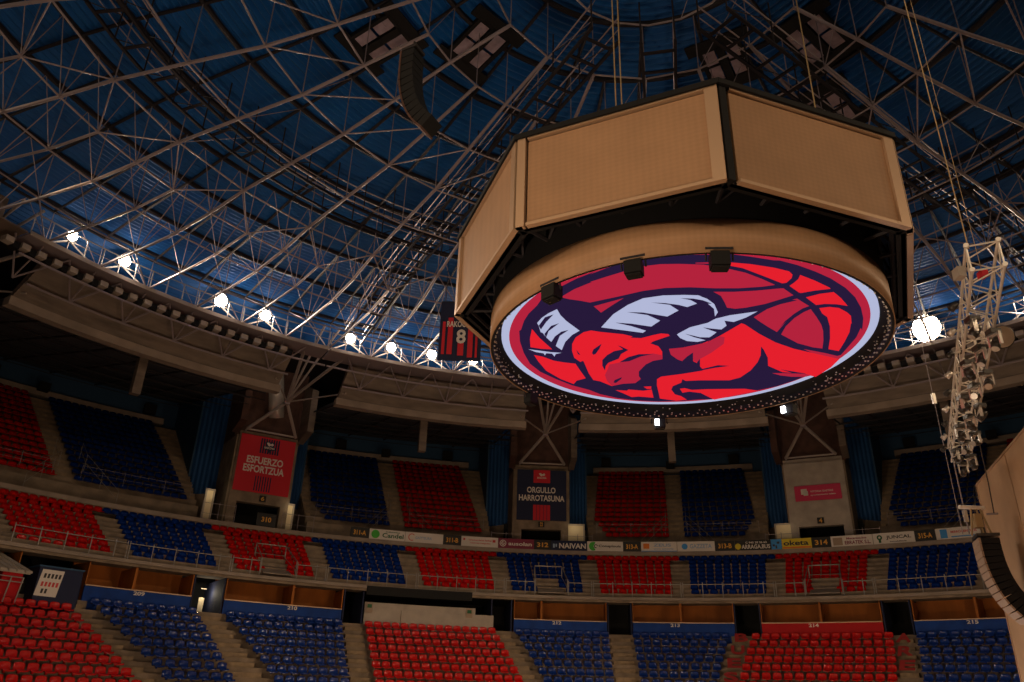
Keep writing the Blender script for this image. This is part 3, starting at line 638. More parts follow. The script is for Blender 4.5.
f = MB(); f.lathe([(4.475, 9.125), (4.475, 10.9), (4.25, 10.9), (4.25, 9.46), (4.42, 9.30), (4.42, 9.125)], -180, 180, 3, cap=False); f.build('inner_wall', 'black', DR)
f = MB()
rr = random.Random(3)
for i in range(230):
    a = i*360/230; c = pol(4.395, a, 9.16+.05*(i % 2)); X, Y, Z = axes(a)
    f.box(c, (.035, .03, .025), (X, Y, Z))
for i in range(260):
    a = rr.uniform(0, 360); z = rr.uniform(9.24, 9.44); f.box(pol(4.385-.5*max(0, z-9.3), a, z), (.03, .03, .02), axes(a))
o = f.build('rim_lamps', 'spark', DR); o['kind'] = 'stuff'
for i in range(1): pass
SC = MB(); SC.lathe([(0.01, 9.46), (4.24, 9.46), (4.24, 9.54), (0.01, 9.54)], -180, 180, 3, m='S_W', cap=False)
SC.lathe([(.01, 9.457), (4.06, 9.457)], -180, 180, 3, m='S_D', closed=False)
zz = 9.454
LM = {'N': 'S_N', 'D': 'S_D', 'R': 'S_R', 'W': 'S_W'}
for c, pts in LOGO:
    SC.poly([(x, y, zz) for x, y in pts], LM[c]); zz -= .0025
o = SC.build('round_screen', None, SB); o['label'] = 'lit round screen showing a red, navy and white ram and basketball emblem'
# small units clamped on the rim
def clamp_light(ph, R, z, s, lab, glow=False):
    X, Y, Z = axes(ph); t = empty('clamped_floodlight', pol(R, ph, z), lab, 'floodlight', None)
    a = MB(); a.box(pol(R, ph, z), (.34*s, .26*s, .28*s), (X, Y, Z)); a.box(pol(R, ph, z-.15*s), (.29*s, .21*s, .06*s), (X, Y, Z)); a.build('housing', 'black', t)
    a = MB(); a.box(pol(R+.05, ph, z+.22*s), (.5*s, .06, .05), (X, Y, Z)); a.tube(pol(R, ph, z)+X*(.24*s), pol(R+.05, ph, z+.22*s)+X*(.24*s), .02, 5); a.tube(pol(R, ph, z)-X*(.24*s), pol(R+.05, ph, z+.22*s)-X*(.24*s), .02, 5); a.build('yoke', 'steel_dark', t)
    if glow: a = MB(); a.box(pol(R-.20*s, ph, z-.02)-X*(.1*s), (.13*s, .05, .2*s), (X, Y, Z)); a.build('lens', 'spot_glow', t)
clamp_light(-133, 4.42, 8.98, 1., 'black floodlight clamped to the near rim of the round screen, leftmost of three')
clamp_light(-156.3, 4.42, 8.98, .95, 'black floodlight clamped to the near rim above the white horn, middle of three')
clamp_light(-176.3, 4.42, 8.98, 1., 'black floodlight clamped to the near rim, rightmost of three')
clamp_light(-50, 4.5, 8.99, .9, 'small dark floodlight under the lower left rim of the scoreboard')
clamp_light(3.5, 4.55, 8.99, .9, 'small floodlight with a lit white lens at the far bottom of the scoreboard rim', True)
clamp_light(49, 4.6, 8.95, .9, 'small floodlight with a lit white lens at the lower right rim of the scoreboard', True)
# hoist cables
for i, (x, y, lab) in enumerate(((-1.15, 1.2, 'left one of the pair of tan hoist cables above the scoreboard'), (-.98, 1.2, 'right one of the pair of tan hoist cables above the scoreboard'), (4.75, 1.3, 'single tan hoist cable above the right face of the scoreboard'))):
    t = empty('hoist_cable', (x, y, 12.25), lab, 'hoist cable'); a = MB(); a.tube((x, y, 12.25), (x, y, 24.5), .02, 6); a.build('cable', 'cable', t)
    a = MB(); a.box((x, y, 15.2), (.16, .16, .4)) if i == 1 else a.box((x, y, 12.45), (.16, .16, .3)); a.build('hook_block', 'redcloth' if i == 1 else 'steel_dark', t)

# ================================================================ BANNERS AND SIGNS
def panel(name, ph, R, z0, z1, wdeg, m, label, cat, t=.04):
    X, Y, Z = axes(ph); w = 2*R*sin(radians(wdeg/2)); c = pol(R*cos(radians(wdeg/2)), ph, (z0+z1)/2)
    e = empty(name, c-Z*((z1-z0)/2), label, cat)
    a = MB(); a.box(c, (w, t, z1-z0), (X, Y, Z)); a.build('panel' if cat != 'banner' else 'cloth', m, e)
    return e, X, Y, Z, c-X*(w/2)-Z*((z1-z0)/2)+Y*(t/2+.006), w, z1-z0
def write(e, name, m, jobs):
    """jobs: (text, x0, y0, w, h) as fractions of the panel"""
    o_, X, Y, Z, o, w, h = e; a = MB()
    for tx, x, y, ww, hh in jobs: text_on(a, tx, o+X*(x*w)+Z*(y*h)+Y*.004, X, Z, ww*w, hh*h, m)
    return a.build(name, m, o_)
def rects(e, name, m, jobs, lift=0.):
    o_, X, Y, Z, o, w, h = e; a = MB()
    for x, y, ww, hh in jobs:
        p = o+X*(x*w)+Z*(y*h)+Y*lift; a.add([p, p+X*(ww*w), p+X*(ww*w)+Z*(hh*h), p+Z*(hh*h)], [(0, 1, 2, 3)], m)
    return a.build(name, m, o_)
def disc(e, name, m, jobs, lift=.002):
    o_, X, Y, Z, o, w, h = e; a = MB()
    for cx, cy, r, r0, a0, a1 in jobs:
        c = o+X*(cx*w)+Z*(cy*h)+Y*lift; n = 20; v = []
        for i in range(n+1):
            t = radians(a0+(a1-a0)*i/n); q = X*cos(t)+Z*sin(t); v += [c+q*(r*h), c+q*(r0*h)]
        a.add(v, [(2*i, 2*i+2, 2*i+3, 2*i+1) for i in range(n)], m)
    return a.build(name, m, o_)
def crest(e, cx, cy, m1, m2):
    o_, X, Y, Z, o, w, h = e; a = MB(); c = o+X*(cx*w)+Z*(cy*h)+Y*.006; s = .09*h
    pts = [(-1, .9), (-.4, 1.1), (0, 1.0), (.4, 1.1), (1, .9), (.85, .1), (1.15, .0), (1.1, -.55), (.55, -.6), (0, -1.2), (-.55, -.6), (-1.1, -.55), (-1.15, .0), (-.85, .1)]
    a.poly([c+X*(x*s)+Z*(y*s) for x, y in pts], m1)
    b = [(-.7, .75), (-.3, .9), (.1, .6), (.5, .85), (.75, .5), (.4, .2), (.2, .35), (-.1, .1), (-.4, .3)]
    a.poly([c+X*(x*s)+Z*(y*s)+Y*.003 for x, y in b], m2)
    text_on(a, 'BASKONIA', c+X*(-1.*s)+Z*(-.42*s)+Y*.004, X, Z, 2.*s, .42*s, m2)
    a.build('crest', None, o_)
e = panel('banner', -30.5, 39.85, 13.8, 17.6, 5.25, 'redcloth', 'red banner reading ESFUERZO ESFORTZUA hanging on the left concrete pier', 'banner')
for j_ in [(.36+.045*i, .03, .02, .26) for i in range(7)]+[(.36+.045*i, .70, .03, .27) for i in range(8)]: rects(e, 'stripe', 'navy', [j_])
write(e, 'lettering', 'white', [('ESFUERZO', .16, .50, .66, .13), ('ESFORTZUA', .12, .345, .74, .13)])
crest(e, .53, .83, 'navy', 'white')
e = panel('banner', -2.15, 39.85, 13.75, 17.45, 5.2, 'navy', 'navy banner reading ORGULLO HARROTASUNA with a red middle stripe on the centre pier', 'banner')
for j_ in [(.33, .74, .34, .26)]+[(.33+.07*i, .0, .06, .30) for i in range(5)]: rects(e, 'stripe', 'redcloth', [j_])
write(e, 'lettering', 'white', [('ORGULLO', .2, .535, .58, .12), ('HARROTASUNA', .04, .375, .92, .12)])
crest(e, .5, .86, 'redcloth', 'white')
e = panel('wall_sign', 25.6, 39.86, 14.85, 15.9, 4.3, 'pink', 'wide pink sign with white print on the right concrete pier', 'sign')
write(e, 'lettering', 'white', [('VITORIA GASTEIZ', .34, .52, .5, .12), ('ayuntamiento udala', .34, .28, .54, .12)])
rects(e, 'emblem', 'white', [(.14, .42, .13, .36), (.19, .34, .1, .3)])
for ph, tx, z in ((-30.2, '6', 13.45), (-2.15, '22', 13.45), (25.5, '4', 13.45)):
    e = panel('gate_number', ph, 39.84, z-.18, z+.22, .62, 'signblack', 'small black gate number plate over the opening of the %s pier' % {'6': 'left', '22': 'centre', '4': 'right'}[tx], 'sign')
    write(e, 'lettering', 'signyellow', [(tx, .25, .15, .5, .7)])

# hanging jersey banner
c = CAM+Vector((sin(radians(-4.2))*32, cos(radians(-4.2))*32, 0)); X = Vector((cos(radians(-2)), sin(radians(-2)), 0)).normalized(); Y = Vector((X.y, -X.x, 0)); Z = Vector((0, 0, 1))
W, H = 1.92, 2.95; c.z = 16.95
e = empty('jersey_banner', (c.x, c.y, c.z-H/2), 'hanging navy and red striped jersey banner with a white 8', 'banner'); a = MB()
gx = 10
for i in range(gx):
    x0, x1 = -W/2+W*i/gx, -W/2+W*(i+1)/gx; w0 = .03*sin(i*1.3); w1 = .03*sin((i+1)*1.3)
    a.hexa([c+X*x0+Y*w0-Z*H/2, c+X*x1+Y*w1-Z*H/2, c+X*x1+Y*(w1-.02)-Z*H/2, c+X*x0+Y*(w0-.02)-Z*H/2, c+X*x0+Y*w0+Z*H/2, c+X*x1+Y*w1+Z*H/2, c+X*x1+Y*(w1-.02)+Z*H/2, c+X*x0+Y*(w0-.02)+Z*H/2])
a.build('cloth', 'navy', e)
je = (e, X, Y, Z, c-X*(W/2)-Z*(H/2)+Y*.05, W, H)
for j_ in [(.07, .1, .07, .55), (.20, .1, .12, .62), (.45, .08, .14, .22), (.68, .05, .12, .62), (.86, .05, .05, .5)]: rects(je, 'stripe', 'redcloth', [j_])
write(je, 'lettering', 'white', [('RAKOCEVIC', .17, .56, .72, .10), ('8', .41, .28, .22, .24)])
a = MB(); a.tube(c-X*W/2+Z*H/2, c+X*W/2+Z*H/2, .03, 6); a.tube(c-X*W*.4+Z*H/2, c-X*W*.4+Z*4.5, .012, 4); a.tube(c+X*W*.4+Z*H/2, c+X*W*.4+Z*4.5, .012, 4); a.build('hanging_bar', 'steel_dark', e)

# advertising boards on the ledge of the middle tier
def ad(a, b, m, label): return panel('advertising_board', (a+b)/2, 38.82, 11.5, 12.17, b-a-.04, m, label, 'advertising board', .05)
AB = [-21.76, -19.87, -16.25, -12.38, -10.53, -6.72, -3.0, -1.25, 2.46, 6.14, 7.96, 11.58, 15.32, 17.27, 20.7, 21.73, 24.51, 26.24, 29.97, 33.55, 35.28, 38.9]
def sec(i, t, lab): e = ad(AB[i], AB[i+1], 'signblack', lab); write(e, 'lettering', 'signyellow', [(t, .16, .26, .68, .48)])
sec(0, '311-A', 'black section board 311-A, leftmost board standing on the ledge'); sec(3, '311-B', 'black section board 311-B between two white boards with red print')
sec(6, '312', 'black section board 312 between the magenta board and the NAIVAN board'); sec(9, '313-A', 'black section board 313-A between the green crescent and orange square boards')
sec(12, '313-B', 'black section board 313-B left of the board with the yellow swirl'); sec(16, '314', 'black section board 314 right of the yellow oketa board')
sec(19, '315-A', 'black section board 315-A right of the JUNCAL board')
e = ad(AB[1], AB[2], 'white', 'white advertising board with a green disc and dark green lettering'); disc(e, 'emblem', 'green', [(.17, .5, .42, 0, 0, 360)]); write(e, 'lettering', 'dgreen', [('Candel', .36, .22, .6, .45), ('industrias', .45, .74, .4, .13)])
e = ad(AB[2], AB[3], 'white', 'white advertising board with a thin red arc and grey lettering'); disc(e, 'emblem', 'redprint', [(.17, .5, .36, .28, 40, 300)]); write(e, 'lettering', 'paleblue', [('GAITTEURA', .26, .34, .44, .26)])
e = ad(AB[4], AB[5], 'white', 'white advertising board with two lines of small red print'); write(e, 'lettering', 'redprint', [('construcciones baskas', .2, .58, .62, .16), ('reformas integrales', .24, .26, .55, .16)]); rects(e, 'emblem', 'redprint', [(.85, .5, .08, .26), (.05, .6, .05, .2)])
e = ad(AB[5], AB[6], 'magenta', 'dark magenta advertising board reading ausolan in white'); disc(e, 'emblem', 'white', [(.13, .5, .34, .26, 0, 360), (.13, .5, .18, .08, 60, 380)]); write(e, 'lettering', 'white', [('ausolan', .28, .3, .66, .38)])
e = ad(AB[7], AB[8], 'navy', 'navy advertising board reading NAIVAN in bold white'); write(e, 'lettering', 'white', [('NAIVAN', .22, .2, .75, .55)]); rects(e, 'emblem', 'paleblue', [(.05, .25, .05, .4), (.12, .35, .04, .3)])
e = ad(AB[8], AB[9], 'white', 'white advertising board with a green crescent reading Consplouis'); disc(e, 'emblem', 'green', [(.17, .5, .45, .0, 60, 300)]); disc(e, 'inner_emblem', 'dark', [(.24, .5, .2, .12, 0, 300)], .004); write(e, 'lettering', 'dark', [('Consplouis', .32, .34, .62, .32)])
e = ad(AB[10], AB[11], 'white', 'white advertising board with an orange square and pale blue lettering'); rects(e, 'emblem', 'orange', [(.06, .3, .17, .52)]); write(e, 'lettering', 'paleblue', [('ZEUS', .34, .5, .5, .32), ('www asesoria', .34, .2, .56, .16)]); rects(e, 'underline', 'skyblue', [(.0, .02, 1., .07)])
e = ad(AB[11], AB[12], 'white', 'white advertising board with large slanted pale blue letters'); write(e, 'lettering', 'paleblue', [('GAZZETA', .34, .3, .58, .45)]); disc(e, 'emblem', 'skyblue', [(.2, .5, .3, .0, 0, 360)])
e = ad(AB[13], AB[14], 'signblack', 'black advertising board reading ARRAGA.BUS in white with a yellow swirl'); write(e, 'lettering', 'white', [('ARRAGA.BUS', .18, .14, .8, .42), ('C 945 28 26 62', .3, .66, .6, .2)]); disc(e, 'emblem', 'yellow', [(.08, .4, .3, .0, 0, 360)])
e = ad(AB[14], AB[15], 'skyblue', 'short bright blue advertising board with a white star shape'); rects(e, 'emblem', 'dark', [(.15, .3, .2, .2), (.55, .55, .25, .2), (.4, .1, .15, .3)])
e = ad(AB[15], AB[16], 'yellow', 'yellow advertising board reading oketa'); write(e, 'lettering', 'dark', [('oketa', .05, .32, .85, .5)]); rects(e, 'underline', 'orange', [(.02, .05, .96, .16)])
e = ad(AB[17], AB[18], 'white', 'white advertising board reading EBRATEK S.L. with a faded picture'); write(e, 'lettering', 'magenta', [('EBRATEK S.L.', .33, .16, .62, .34), ('Mecanizados', .38, .62, .48, .2)]); rects(e, 'emblem', 'cork', [(.05, .12, .23, .72)])
e = ad(AB[18], AB[19], 'white', 'white advertising board reading JUNCAL in dark letters'); write(e, 'lettering', 'dark', [('JUNCAL', .32, .34, .6, .4), ('inmobiliaria', .4, .12, .4, .12)]); disc(e, 'emblem', 'dgreen', [(.16, .6, .24, .1, 0, 360)]); rects(e, 'emblem_base', 'dgreen', [(.13, .12, .06, .28)])
e = ad(AB[20], AB[21], 'white', 'white advertising board with a blue letter and thin red print, rightmost on the ledge'); rects(e, 'emblem', 'skyblue', [(.1, .1, .16, .8)]); write(e, 'lettering', 'redprint', [('MIRROCENTROS', .34, .5, .58, .22)]); rects(e, 'underline', 'skyblue', [(.34, .14, .6, .1)])
e = panel('section_board', -29.9, 38.8, 11.55, 12.35, 1.8, 'signblack', 'black section board reading 310 hanging on the railing of the left gate', 'sign'); write(e, 'lettering', 'signyellow', [('310', .25, .3, .5, .4)])
for tx, ph in (('209', -42.4), ('210', -28.45), ('212', -1.4), ('213', 10.8), ('214', 24.25), ('215', 38.0)):
    X, Y, Z = axes(ph); o = pol(32.97, ph, 6.09)-X*.27; a = MB(); text_on(a, tx, o, X, Z, .54, .19, 'white'); v = MB(); 
    a.v += [tuple(Vector(q)-Y*.02) for q in a.v]; n_ = len(a.v)//2; a.f += [tuple(i+n_ for i in f_) for f_ in a.f]; a.m += a.m[:]
    tag(a.build('section_number', 'white'), 'white section number %s on the parapet %s' % (tx, {'209': 'beside the navy booth', '210': 'left of the grey board wall', '212': 'right of the grey board wall', '213': 'below board 313-A', '214': 'that is red', '215': 'near the lower right speaker'}[tx]), 'sign')
# letters painted on the stairs
for word, ai in (('BUES', 5), ('ARE', 6)):
    l, r = AISLES[ai]
    for i, ch in enumerate(word):
        R = 32.45-i*1.32-(0 if ai == 5 else .1); ph = (edge(l, R)+edge(r, R))/2+(.1 if ai == 5 else -.1); X, Y, Z = axes(ph)
        dn = (Y*TR-Z*RI).normalized(); zt = Z_VOM-RI*((33-R)/TR)+.03; up = -dn; nrm = X.cross(up)*-1
        o = pol(R-.55, ph, Z_VOM-RI*((33-R+.55)/TR)+.24)-X*.36; a = MB(); text_on(a, ch, o, X, up, .72, 1.02, 'redprint')
        n_ = len(a.v); a.v += [tuple(Vector(q)+X.cross(up)*.03) for q in a.v]; a.f += [tuple(k+n_ for k in f_) for f_ in a.f]; a.m += a.m[:]
        tag(a.build('painted_letter', 'redprint'), 'red letter %s painted on the steps %s the red 214 block%s' % (ch, 'left of' if ai == 5 else 'right of', ''), 'painted letter')

# ================================================================ SEATS
def seat_mesh(name, m, hi=True):
    """one-piece bucket seat: curved shell with a waterfall front and a rounded back; faces +Y"""
    prof = [(.25, .36), (.23, .405), (.16, .42), (.02, .405), (-.10, .41), (-.165, .47), (-.19, .60), (-.205, .70), (-.20, .765)] if hi else [(.24, .38), (.05, .41), (-.13, .42), (-.19, .58), (-.20, .76)]
    us = [-1, -.7, 0, .7, 1] if hi else [-1, 0, 1]; vs = []; n = len(us)
    for j, (y, z) in enumerate(prof):
        t = j/(len(prof)-1); w = .215 if t < .8 else .215-.05*((t-.8)/.2)**2
        for u in us:
            c = .05*u*u; back = max(0, min(1, (t-.45)*4)); vs.append((u*w, y+c*back, z+c*(1-back)*.7-(.03*u*u if t > .99 else 0)))
    N = len(vs); vs += [(x, y-.028*max(.0, min(1, (j//n)/(len(prof)-1)*1.6-.3)), z-.028) for j, (x, y, z) in enumerate(vs)]
    fs = []; Rn = len(prof)
    for j in range(Rn-1):
        for i in range(n-1):
            a = j*n+i; fs += [(a, a+1, a+n+1, a+n), (N+a, N+a+n, N+a+n+1, N+a+1)]
    for j in range(Rn-1): a = j*n; fs += [(a, a+n, N+a+n, N+a), (a+n-1, N+a+n-1, N+a+2*n-1, a+2*n-1)]
    for i in range(n-1): fs += [(i, N+i, N+i+1, i+1), ((Rn-1)*n+i, (Rn-1)*n+i+1, N+(Rn-1)*n+i+1, N+(Rn-1)*n+i)]
    b = MB(); b.add(vs, fs)
    b.v = [(x, y, z*.88+(-.05 if hi else 0)) for x, y, z in b.v]
    if hi: b.box((0, -.12, .25), (.05, .16, .08))
    return b
PITCH = .50
seats = []     # (x, y, z, bearing, colour, block name)
CAMF = Vector((0, cos(radians(25.066)), sin(radians(25.066))))
for (col, nm, l, r) in BLK:
    for k in range(N_LOW):
        Rr = 33.0-TR*k-.52; zz = Z_VOM-RI*(k+1); a, b = edge(l, Rr), edge(r, Rr)
        Lm = radians(b-a)*Rr; n = int(Lm/PITCH); st = (b-a)/n
        for i in range(n):
          if nm == '208' and k < 1: continue
          seats.append((Rr, b-st*(i+.5) if nm == '208' else a+st*(i+.5), zz, col, nm, k))
MC = {}
for j, a_ in enumerate(MA[:-1]):
    a, b = a_+.88, MA[j+1]-.88; col = 'blue' if j % 2 == 0 else 'red'; pc = (a+b)/2
    for k in range(N_MID-1):
        Rr = 33.5+TM*k+.30-.02; zz = Z_SLAB+RM*k; n = int(radians(b-a)*Rr/PITCH); st = (b-a)/n
        for i in range(n):
            ph = a+st*(i+.5)
            if k < 3 and any(abs(ph-(p+.2)) < 1.3 for p in PIERS): continue
            seats.append((Rr, ph, zz, col, 'm%d' % j, k))
    # back row on the ledge foot, running over the aisles
    Rr = 38.35; zz = Z_SLAB+RM*(N_MID-1); n = 13; st = (MA[j+1]-a_)/n
    for i in range(n):
        ph = a_+st*(i+.5); seats.append((Rr, ph, zz, col, 'm%d' % j, 8))
# upper tier
UC = [('red', 'blue'), ('blue', 'red'), ('red', 'blue'), ('blue', 'red')]
for bi, (p0, p1) in enumerate(BAYS):
    c = BC[bi]
    for s, col in zip((-1, 1), UC[bi]):
        for k in range(N_UP):
            a, b = (p0+5.5+1.25*k/N_UP, c-.72) if s < 0 else (c+.72, p1-5.9-1.3*k/N_UP)
            if k < 3:
                cut = (3-k)*.4
                if s < 0: a += cut
                elif bi == 2: b -= cut
            Rr = 40.8+TU*k+.42; zz = ZU+RU*k; n = int(radians(b-a)*Rr/PITCH); st = (b-a)/n
            for i in range(n): seats.append((Rr, a+st*(i+.5), zz, col, 'u', k))
def inview(p):
    d = p-CAM; f_ = 780.
    w = d.dot(FW)
    return w > 1 and abs(f_*d.dot(RT)/w) < 522 and abs(f_*d.dot(UPV)/w) < 351
SL = []
for s in seats:
    p = pol(s[0], s[1], s[2]+.5)
    if inview(p) : SL.append(((p-CAM).length, s))
SL.sort(key=lambda t: t[0])
for d_, s in [x for x in SL]: pass
near = [s for _, s in SL[:300]]; far = [s for _, s in SL[300:]]
sm = {'red': seat_mesh('s', 'red_seat'), 'blue': seat_mesh('s', 'blue_seat')}
proto = {c: sm[c].build('stadium_seat', c+'_seat', None, True) for c in sm}
WH = {'208': ('red', 'of the block left of the leftmost stairs'), '209': ('blue', 'of the blue block beside the navy booth'), '210': ('blue', 'of the blue block left of the grey board wall'), '211': ('red', 'of the red block below the grey board wall'),
      '212': ('blue', 'of the blue block right of the grey board wall'), '213': ('blue', 'of the blue block left of the painted letters'), '214': ('red', 'of the red block between the painted stairs'), '215': ('blue', 'of the blue block at the lower right edge')}
for _j in range(14): WH['m%d' % _j] = ('', 'of the middle tier block at the left edge')
ORD = ['first', 'second', 'third', 'fourth', 'fifth', 'sixth', 'seventh', 'eighth', 'ninth', 'tenth', 'eleventh', 'twelfth']
ordw = ['top row', 'second row from the top', 'third row from the top', 'fourth row from the top', 'fifth row from the top', 'sixth row from the top', 'seventh row from the top', 'eighth row from the top', 'ninth row from the top', 'tenth row from the top', 'eleventh row from the top', 'twelfth row from the top']
used = set()
for R, ph, z, col, nm, k in near:
    if col in used: o = proto[col].copy(); COL.objects.link(o)
    else: o = proto[col]; used.add(col)
    o.location = pol(R, ph, z); o.rotation_euler = (0, 0, pi-radians(ph))
    tag(o, '%s seat in the %s row %s' % (col, ORD[k], WH[nm][1]), 'seat', '%s seats, %s row %s' % (col, ORD[k], WH[nm][1]))
for c in proto:
    if c not in used: bpy.data.objects.remove(proto[c])
lo = seat_mesh('s', 'x', False); big = MB()
for R, ph, z, col, nm, k in far:
    src = sm[col] if R < 33 else lo
    mt = Matrix.Translation(pol(R, ph, z)) @ Matrix.Rotation(pi-radians(ph), 4, 'Z') @ Matrix.Scale(1. if R < 33 else 1.1, 4)
    big.add([mt @ Vector(v) for v in src.v], src.f, col+'_seat')
o = big.build('stadium_seats', None, None, True)
tag(o, 'remaining rows of red and blue plastic seats on all three tiers', 'seats', None, 'stuff')

# ================================================================ RAILINGS
def railing(name, pts, h, label, group, gap=2, mid=True, m='rail', rp=.028):
    t = empty(name, pts[0], label, 'railing', group); Z = Vector((0, 0, 1))
    a = MB(); a.path([p+Z*h for p in pts], rp*.85, 6)
    a.build('top_rail', m, t)
    if mid: a = MB(); a.path([p+Z*h*.5 for p in pts], rp*.6, 5); a.build('middle_rail', m, t)
    for p in pts[::gap]+([pts[-1]] if (len(pts)-1) % gap else []):
        b = MB(); b.tube(p, p+Z*(h+.12), rp, 6); b.build('post', m, t)
    return t
def arcpts(R, a, b, z, step): n = max(1, round((b-a)/step)); return [pol(R, a+(b-a)*i/n, z) for i in range(n+1)]
RL = ['middle tier at the far left', 'red middle block above the red booth', 'blue middle block left of the red banner', 'red middle block under the red banner', 'blue block under 311-A', 'red block under 311-B', 'blue block under 312', 'red block under 313-A', 'blue block under 313-B', 'red block under 314', 'blue block under 315-A', 'middle tier at the far right']
for j, a_ in enumerate(MA[:-1]):
    if a_ < -62 or a_ > 45: continue
    c = a_+4.65
    pc = [p for p in PIERS if abs(p-c) < 2]
    segs = [(a_+.1, a_+9.2)] if not pc else [(a_+.1, pc[0]-1.6), (pc[0]+2., a_+9.2)]
    for s, (x, y) in enumerate(segs):
        railing('guard_rail', arcpts(33.05, x, y, Z_SLAB, 1.05), .85, 'low metal guard rail in front of the %s' % (RL[min(j, 11)]), 'guard rails at the front of the middle tier' if not pc else 'guard rails beside the gate in the '+RL[min(j, 11)], 2, False)
# small gates (vomitory mouths) in the middle tier below each pier
for p, nm in zip(PIERS[1:4], ('left', 'centre', 'right')):
    X, Y, Z = axes(p+.2)
    t = empty('gate_guard', pol(34.6, p+.2, Z_SLAB), 'tubular steel guard round the small gate in the middle tier below the %s pier' % nm, 'railing', 'gate guards')
    L0, R0, L1, R1 = pol(33.1, p-1.5), pol(33.1, p+1.9), pol(35.4, p-1.25), pol(35.4, p+1.6)
    a = MB()
    for q in (L1, R1): a.tube(q+Z*8., q+Z*9.85, .035, 6)
    a.tube(L1+Z*9.85, R1+Z*9.85, .035, 6); a.tube(L1+Z*9.3, R1+Z*9.3, .02, 5)
    for q0, q1 in ((L0, L1), (R0, R1)):
        a.tube(q0+Z*8.7, q1+Z*9.85, .03, 6); a.tube(q0+Z*8.2, q1+Z*9.2, .02, 5); a.tube(q0+Z*7.9, q0+Z*8.75, .03, 6)
    a.build('frame', 'rail', t)
    mb = MB(); mb.hexa([pol(33.1, p-1.2)+Z*7.9, pol(33.1, p+1.6)+Z*7.9, pol(35.3, p+1.5)+Z*7.9, pol(35.3, p-1.1)+Z*7.9, pol(33.1, p-1.2)+Z*7.95, pol(33.1, p+1.6)+Z*7.95, pol(35.3, p+1.5)+Z*8.75, pol(35.3, p-1.1)+Z*8.75]); struct(mb, 'floor_gate_ramp', 'concrete_rim')
# thin rails in front of the upper tier and round the piers
for bi, (p0, p1) in enumerate(BAYS):
    c = BC[bi]
    for s, (a, b) in enumerate(((p0+5.8, c-1.1), (c+1.1, p1-5.8))):
        railing('thin_rail', arcpts(41.1, a, b, Z_CURB, 1.2), .75, 'thin rail fronting the upper %s seats %s' % (UC[bi][s], ['at the far left', 'between the red and navy banners', 'between the navy banner and the pink sign', 'right of the pink sign'][bi]), None, 3, True, 'steel', .015)
    for s, ph in ((-1, c-1.), (1, c+1.)):
        t = empty('stair_rail', pol(39.3, ph, 11.4), 'sloping stair rails up to the middle stairs of the upper tier, %s' % ['at the far left', 'above 311-A', 'above 313-A', 'above 315-A'][bi], 'railing', 'stair rails of the upper tier in bay %s' % ['at the far left', 'above 311-A', 'above 313-A', 'above 315-A'][bi])
        p_, q_, r_ = pol(39.4, ph+s*2.6, 11.4), pol(40.6, ph, 13.4), pol(42.0, ph, 14.4)
        for h in (.5, 1.): a = MB(); a.path([p_+Z*h, q_+Z*h, r_+Z*h], .014, 5); a.build('rail', 'rail', t)
        for q in (p_, p_.lerp(q_, .5), q_, r_): a = MB(); a.tube(q, q+Z*1., .014, 5); a.build('post', 'rail', t)
for p, nm in zip(PIERS[1:4], ('left', 'centre', 'right')):
    for s in (-1, 1):
        pts = [pol(39.3, p+s*2.2+s*i*.75, 11.3) for i in range(5)]
        railing('walkway_rail', pts, 1.3, 'grey walkway railing %s the %s pier behind the advertising ledge' % ('left of' if s < 0 else 'right of', nm), None, 2, True, 'steel', .02)
# doorways beside the piers, lit from inside
for ph, z0, z1, w, lab in ((1.3, 12.0, 13.55, 1.3, 'warmly lit doorway just right of the navy banner'), (22.2, 12.0, 13.4, 1.3, 'dim lit doorway left of the pink sign pier'), (-34.85, 11.4, 13.6, .42, 'narrow lit slot left of the red banner'), (-27.4, 11.4, 13.4, .4, 'narrow lit slot right of the red banner')):
    X, Y, Z = axes(ph); c = pol(40.3, ph); t = empty('lit_doorway', c+Z*z0, lab, 'doorway')
    a = MB(); a.box(c+Z*((z0+z1)/2), (w, .05, z1-z0), (X, Y, Z)); a.build('pale_wall', 'lit', t)
    a = MB(); a.box(c+Y*.04-X*(w/2+.04)+Z*((z0+z1)/2), (.1, .12, z1-z0+.2), (X, Y, Z)); a.box(c+Y*.04+X*(w/2+.04)+Z*((z0+z1)/2), (.1, .12, z1-z0+.2), (X, Y, Z)); a.box(c+Y*.04+Z*(z1+.05), (w+.2, .12, .1), (X, Y, Z)); a.build('door_frame', 'board', t)
    l = bpy.data.lights.new('doorway_lamp', 'POINT'); l.energy = 3 if ph == 1.3 else (1.3 if w > 1 else 4); l.color = (1, .82, .5); l.shadow_soft_size = .1
    lo_ = bpy.data.objects.new('doorway_lamp', l); lo_.location = c+Y*.55+Z*(z1-.2); COL.objects.link(lo_); lo_.parent = t; lo_.matrix_parent_inverse = t.matrix_basis.inverted()
# lit doorway deep in the vomitory left of 210
X, Y, Z = axes(-35.9); c = pol(35.5, -35.75); t = empty('lit_doorway', c+Z*Z_VOM, 'bright slot of daylight inside the dark vomitory between blocks 209 and 210', 'doorway')
a = MB(); a.box(c+Z*(Z_VOM+.5), (.28, .04, .95), (X, Y, Z)); a.box(c+X*.05+Z*(Z_VOM+1.45), (.3, .04, .05), (X, Y, Z)); a.build('pale_wall', 'lit', t)
l = bpy.data.lights.new('doorway_lamp', 'POINT'); l.energy = 22; l.color = (1, .85, .6); l.shadow_soft_size = .05
lo_ = bpy.data.objects.new('doorway_lamp', l); lo_.location = c+Y*.5+Z*(Z_VOM+1.2); COL.objects.link(lo_); lo_.parent = t; lo_.matrix_parent_inverse = t.matrix_basis.inverted()

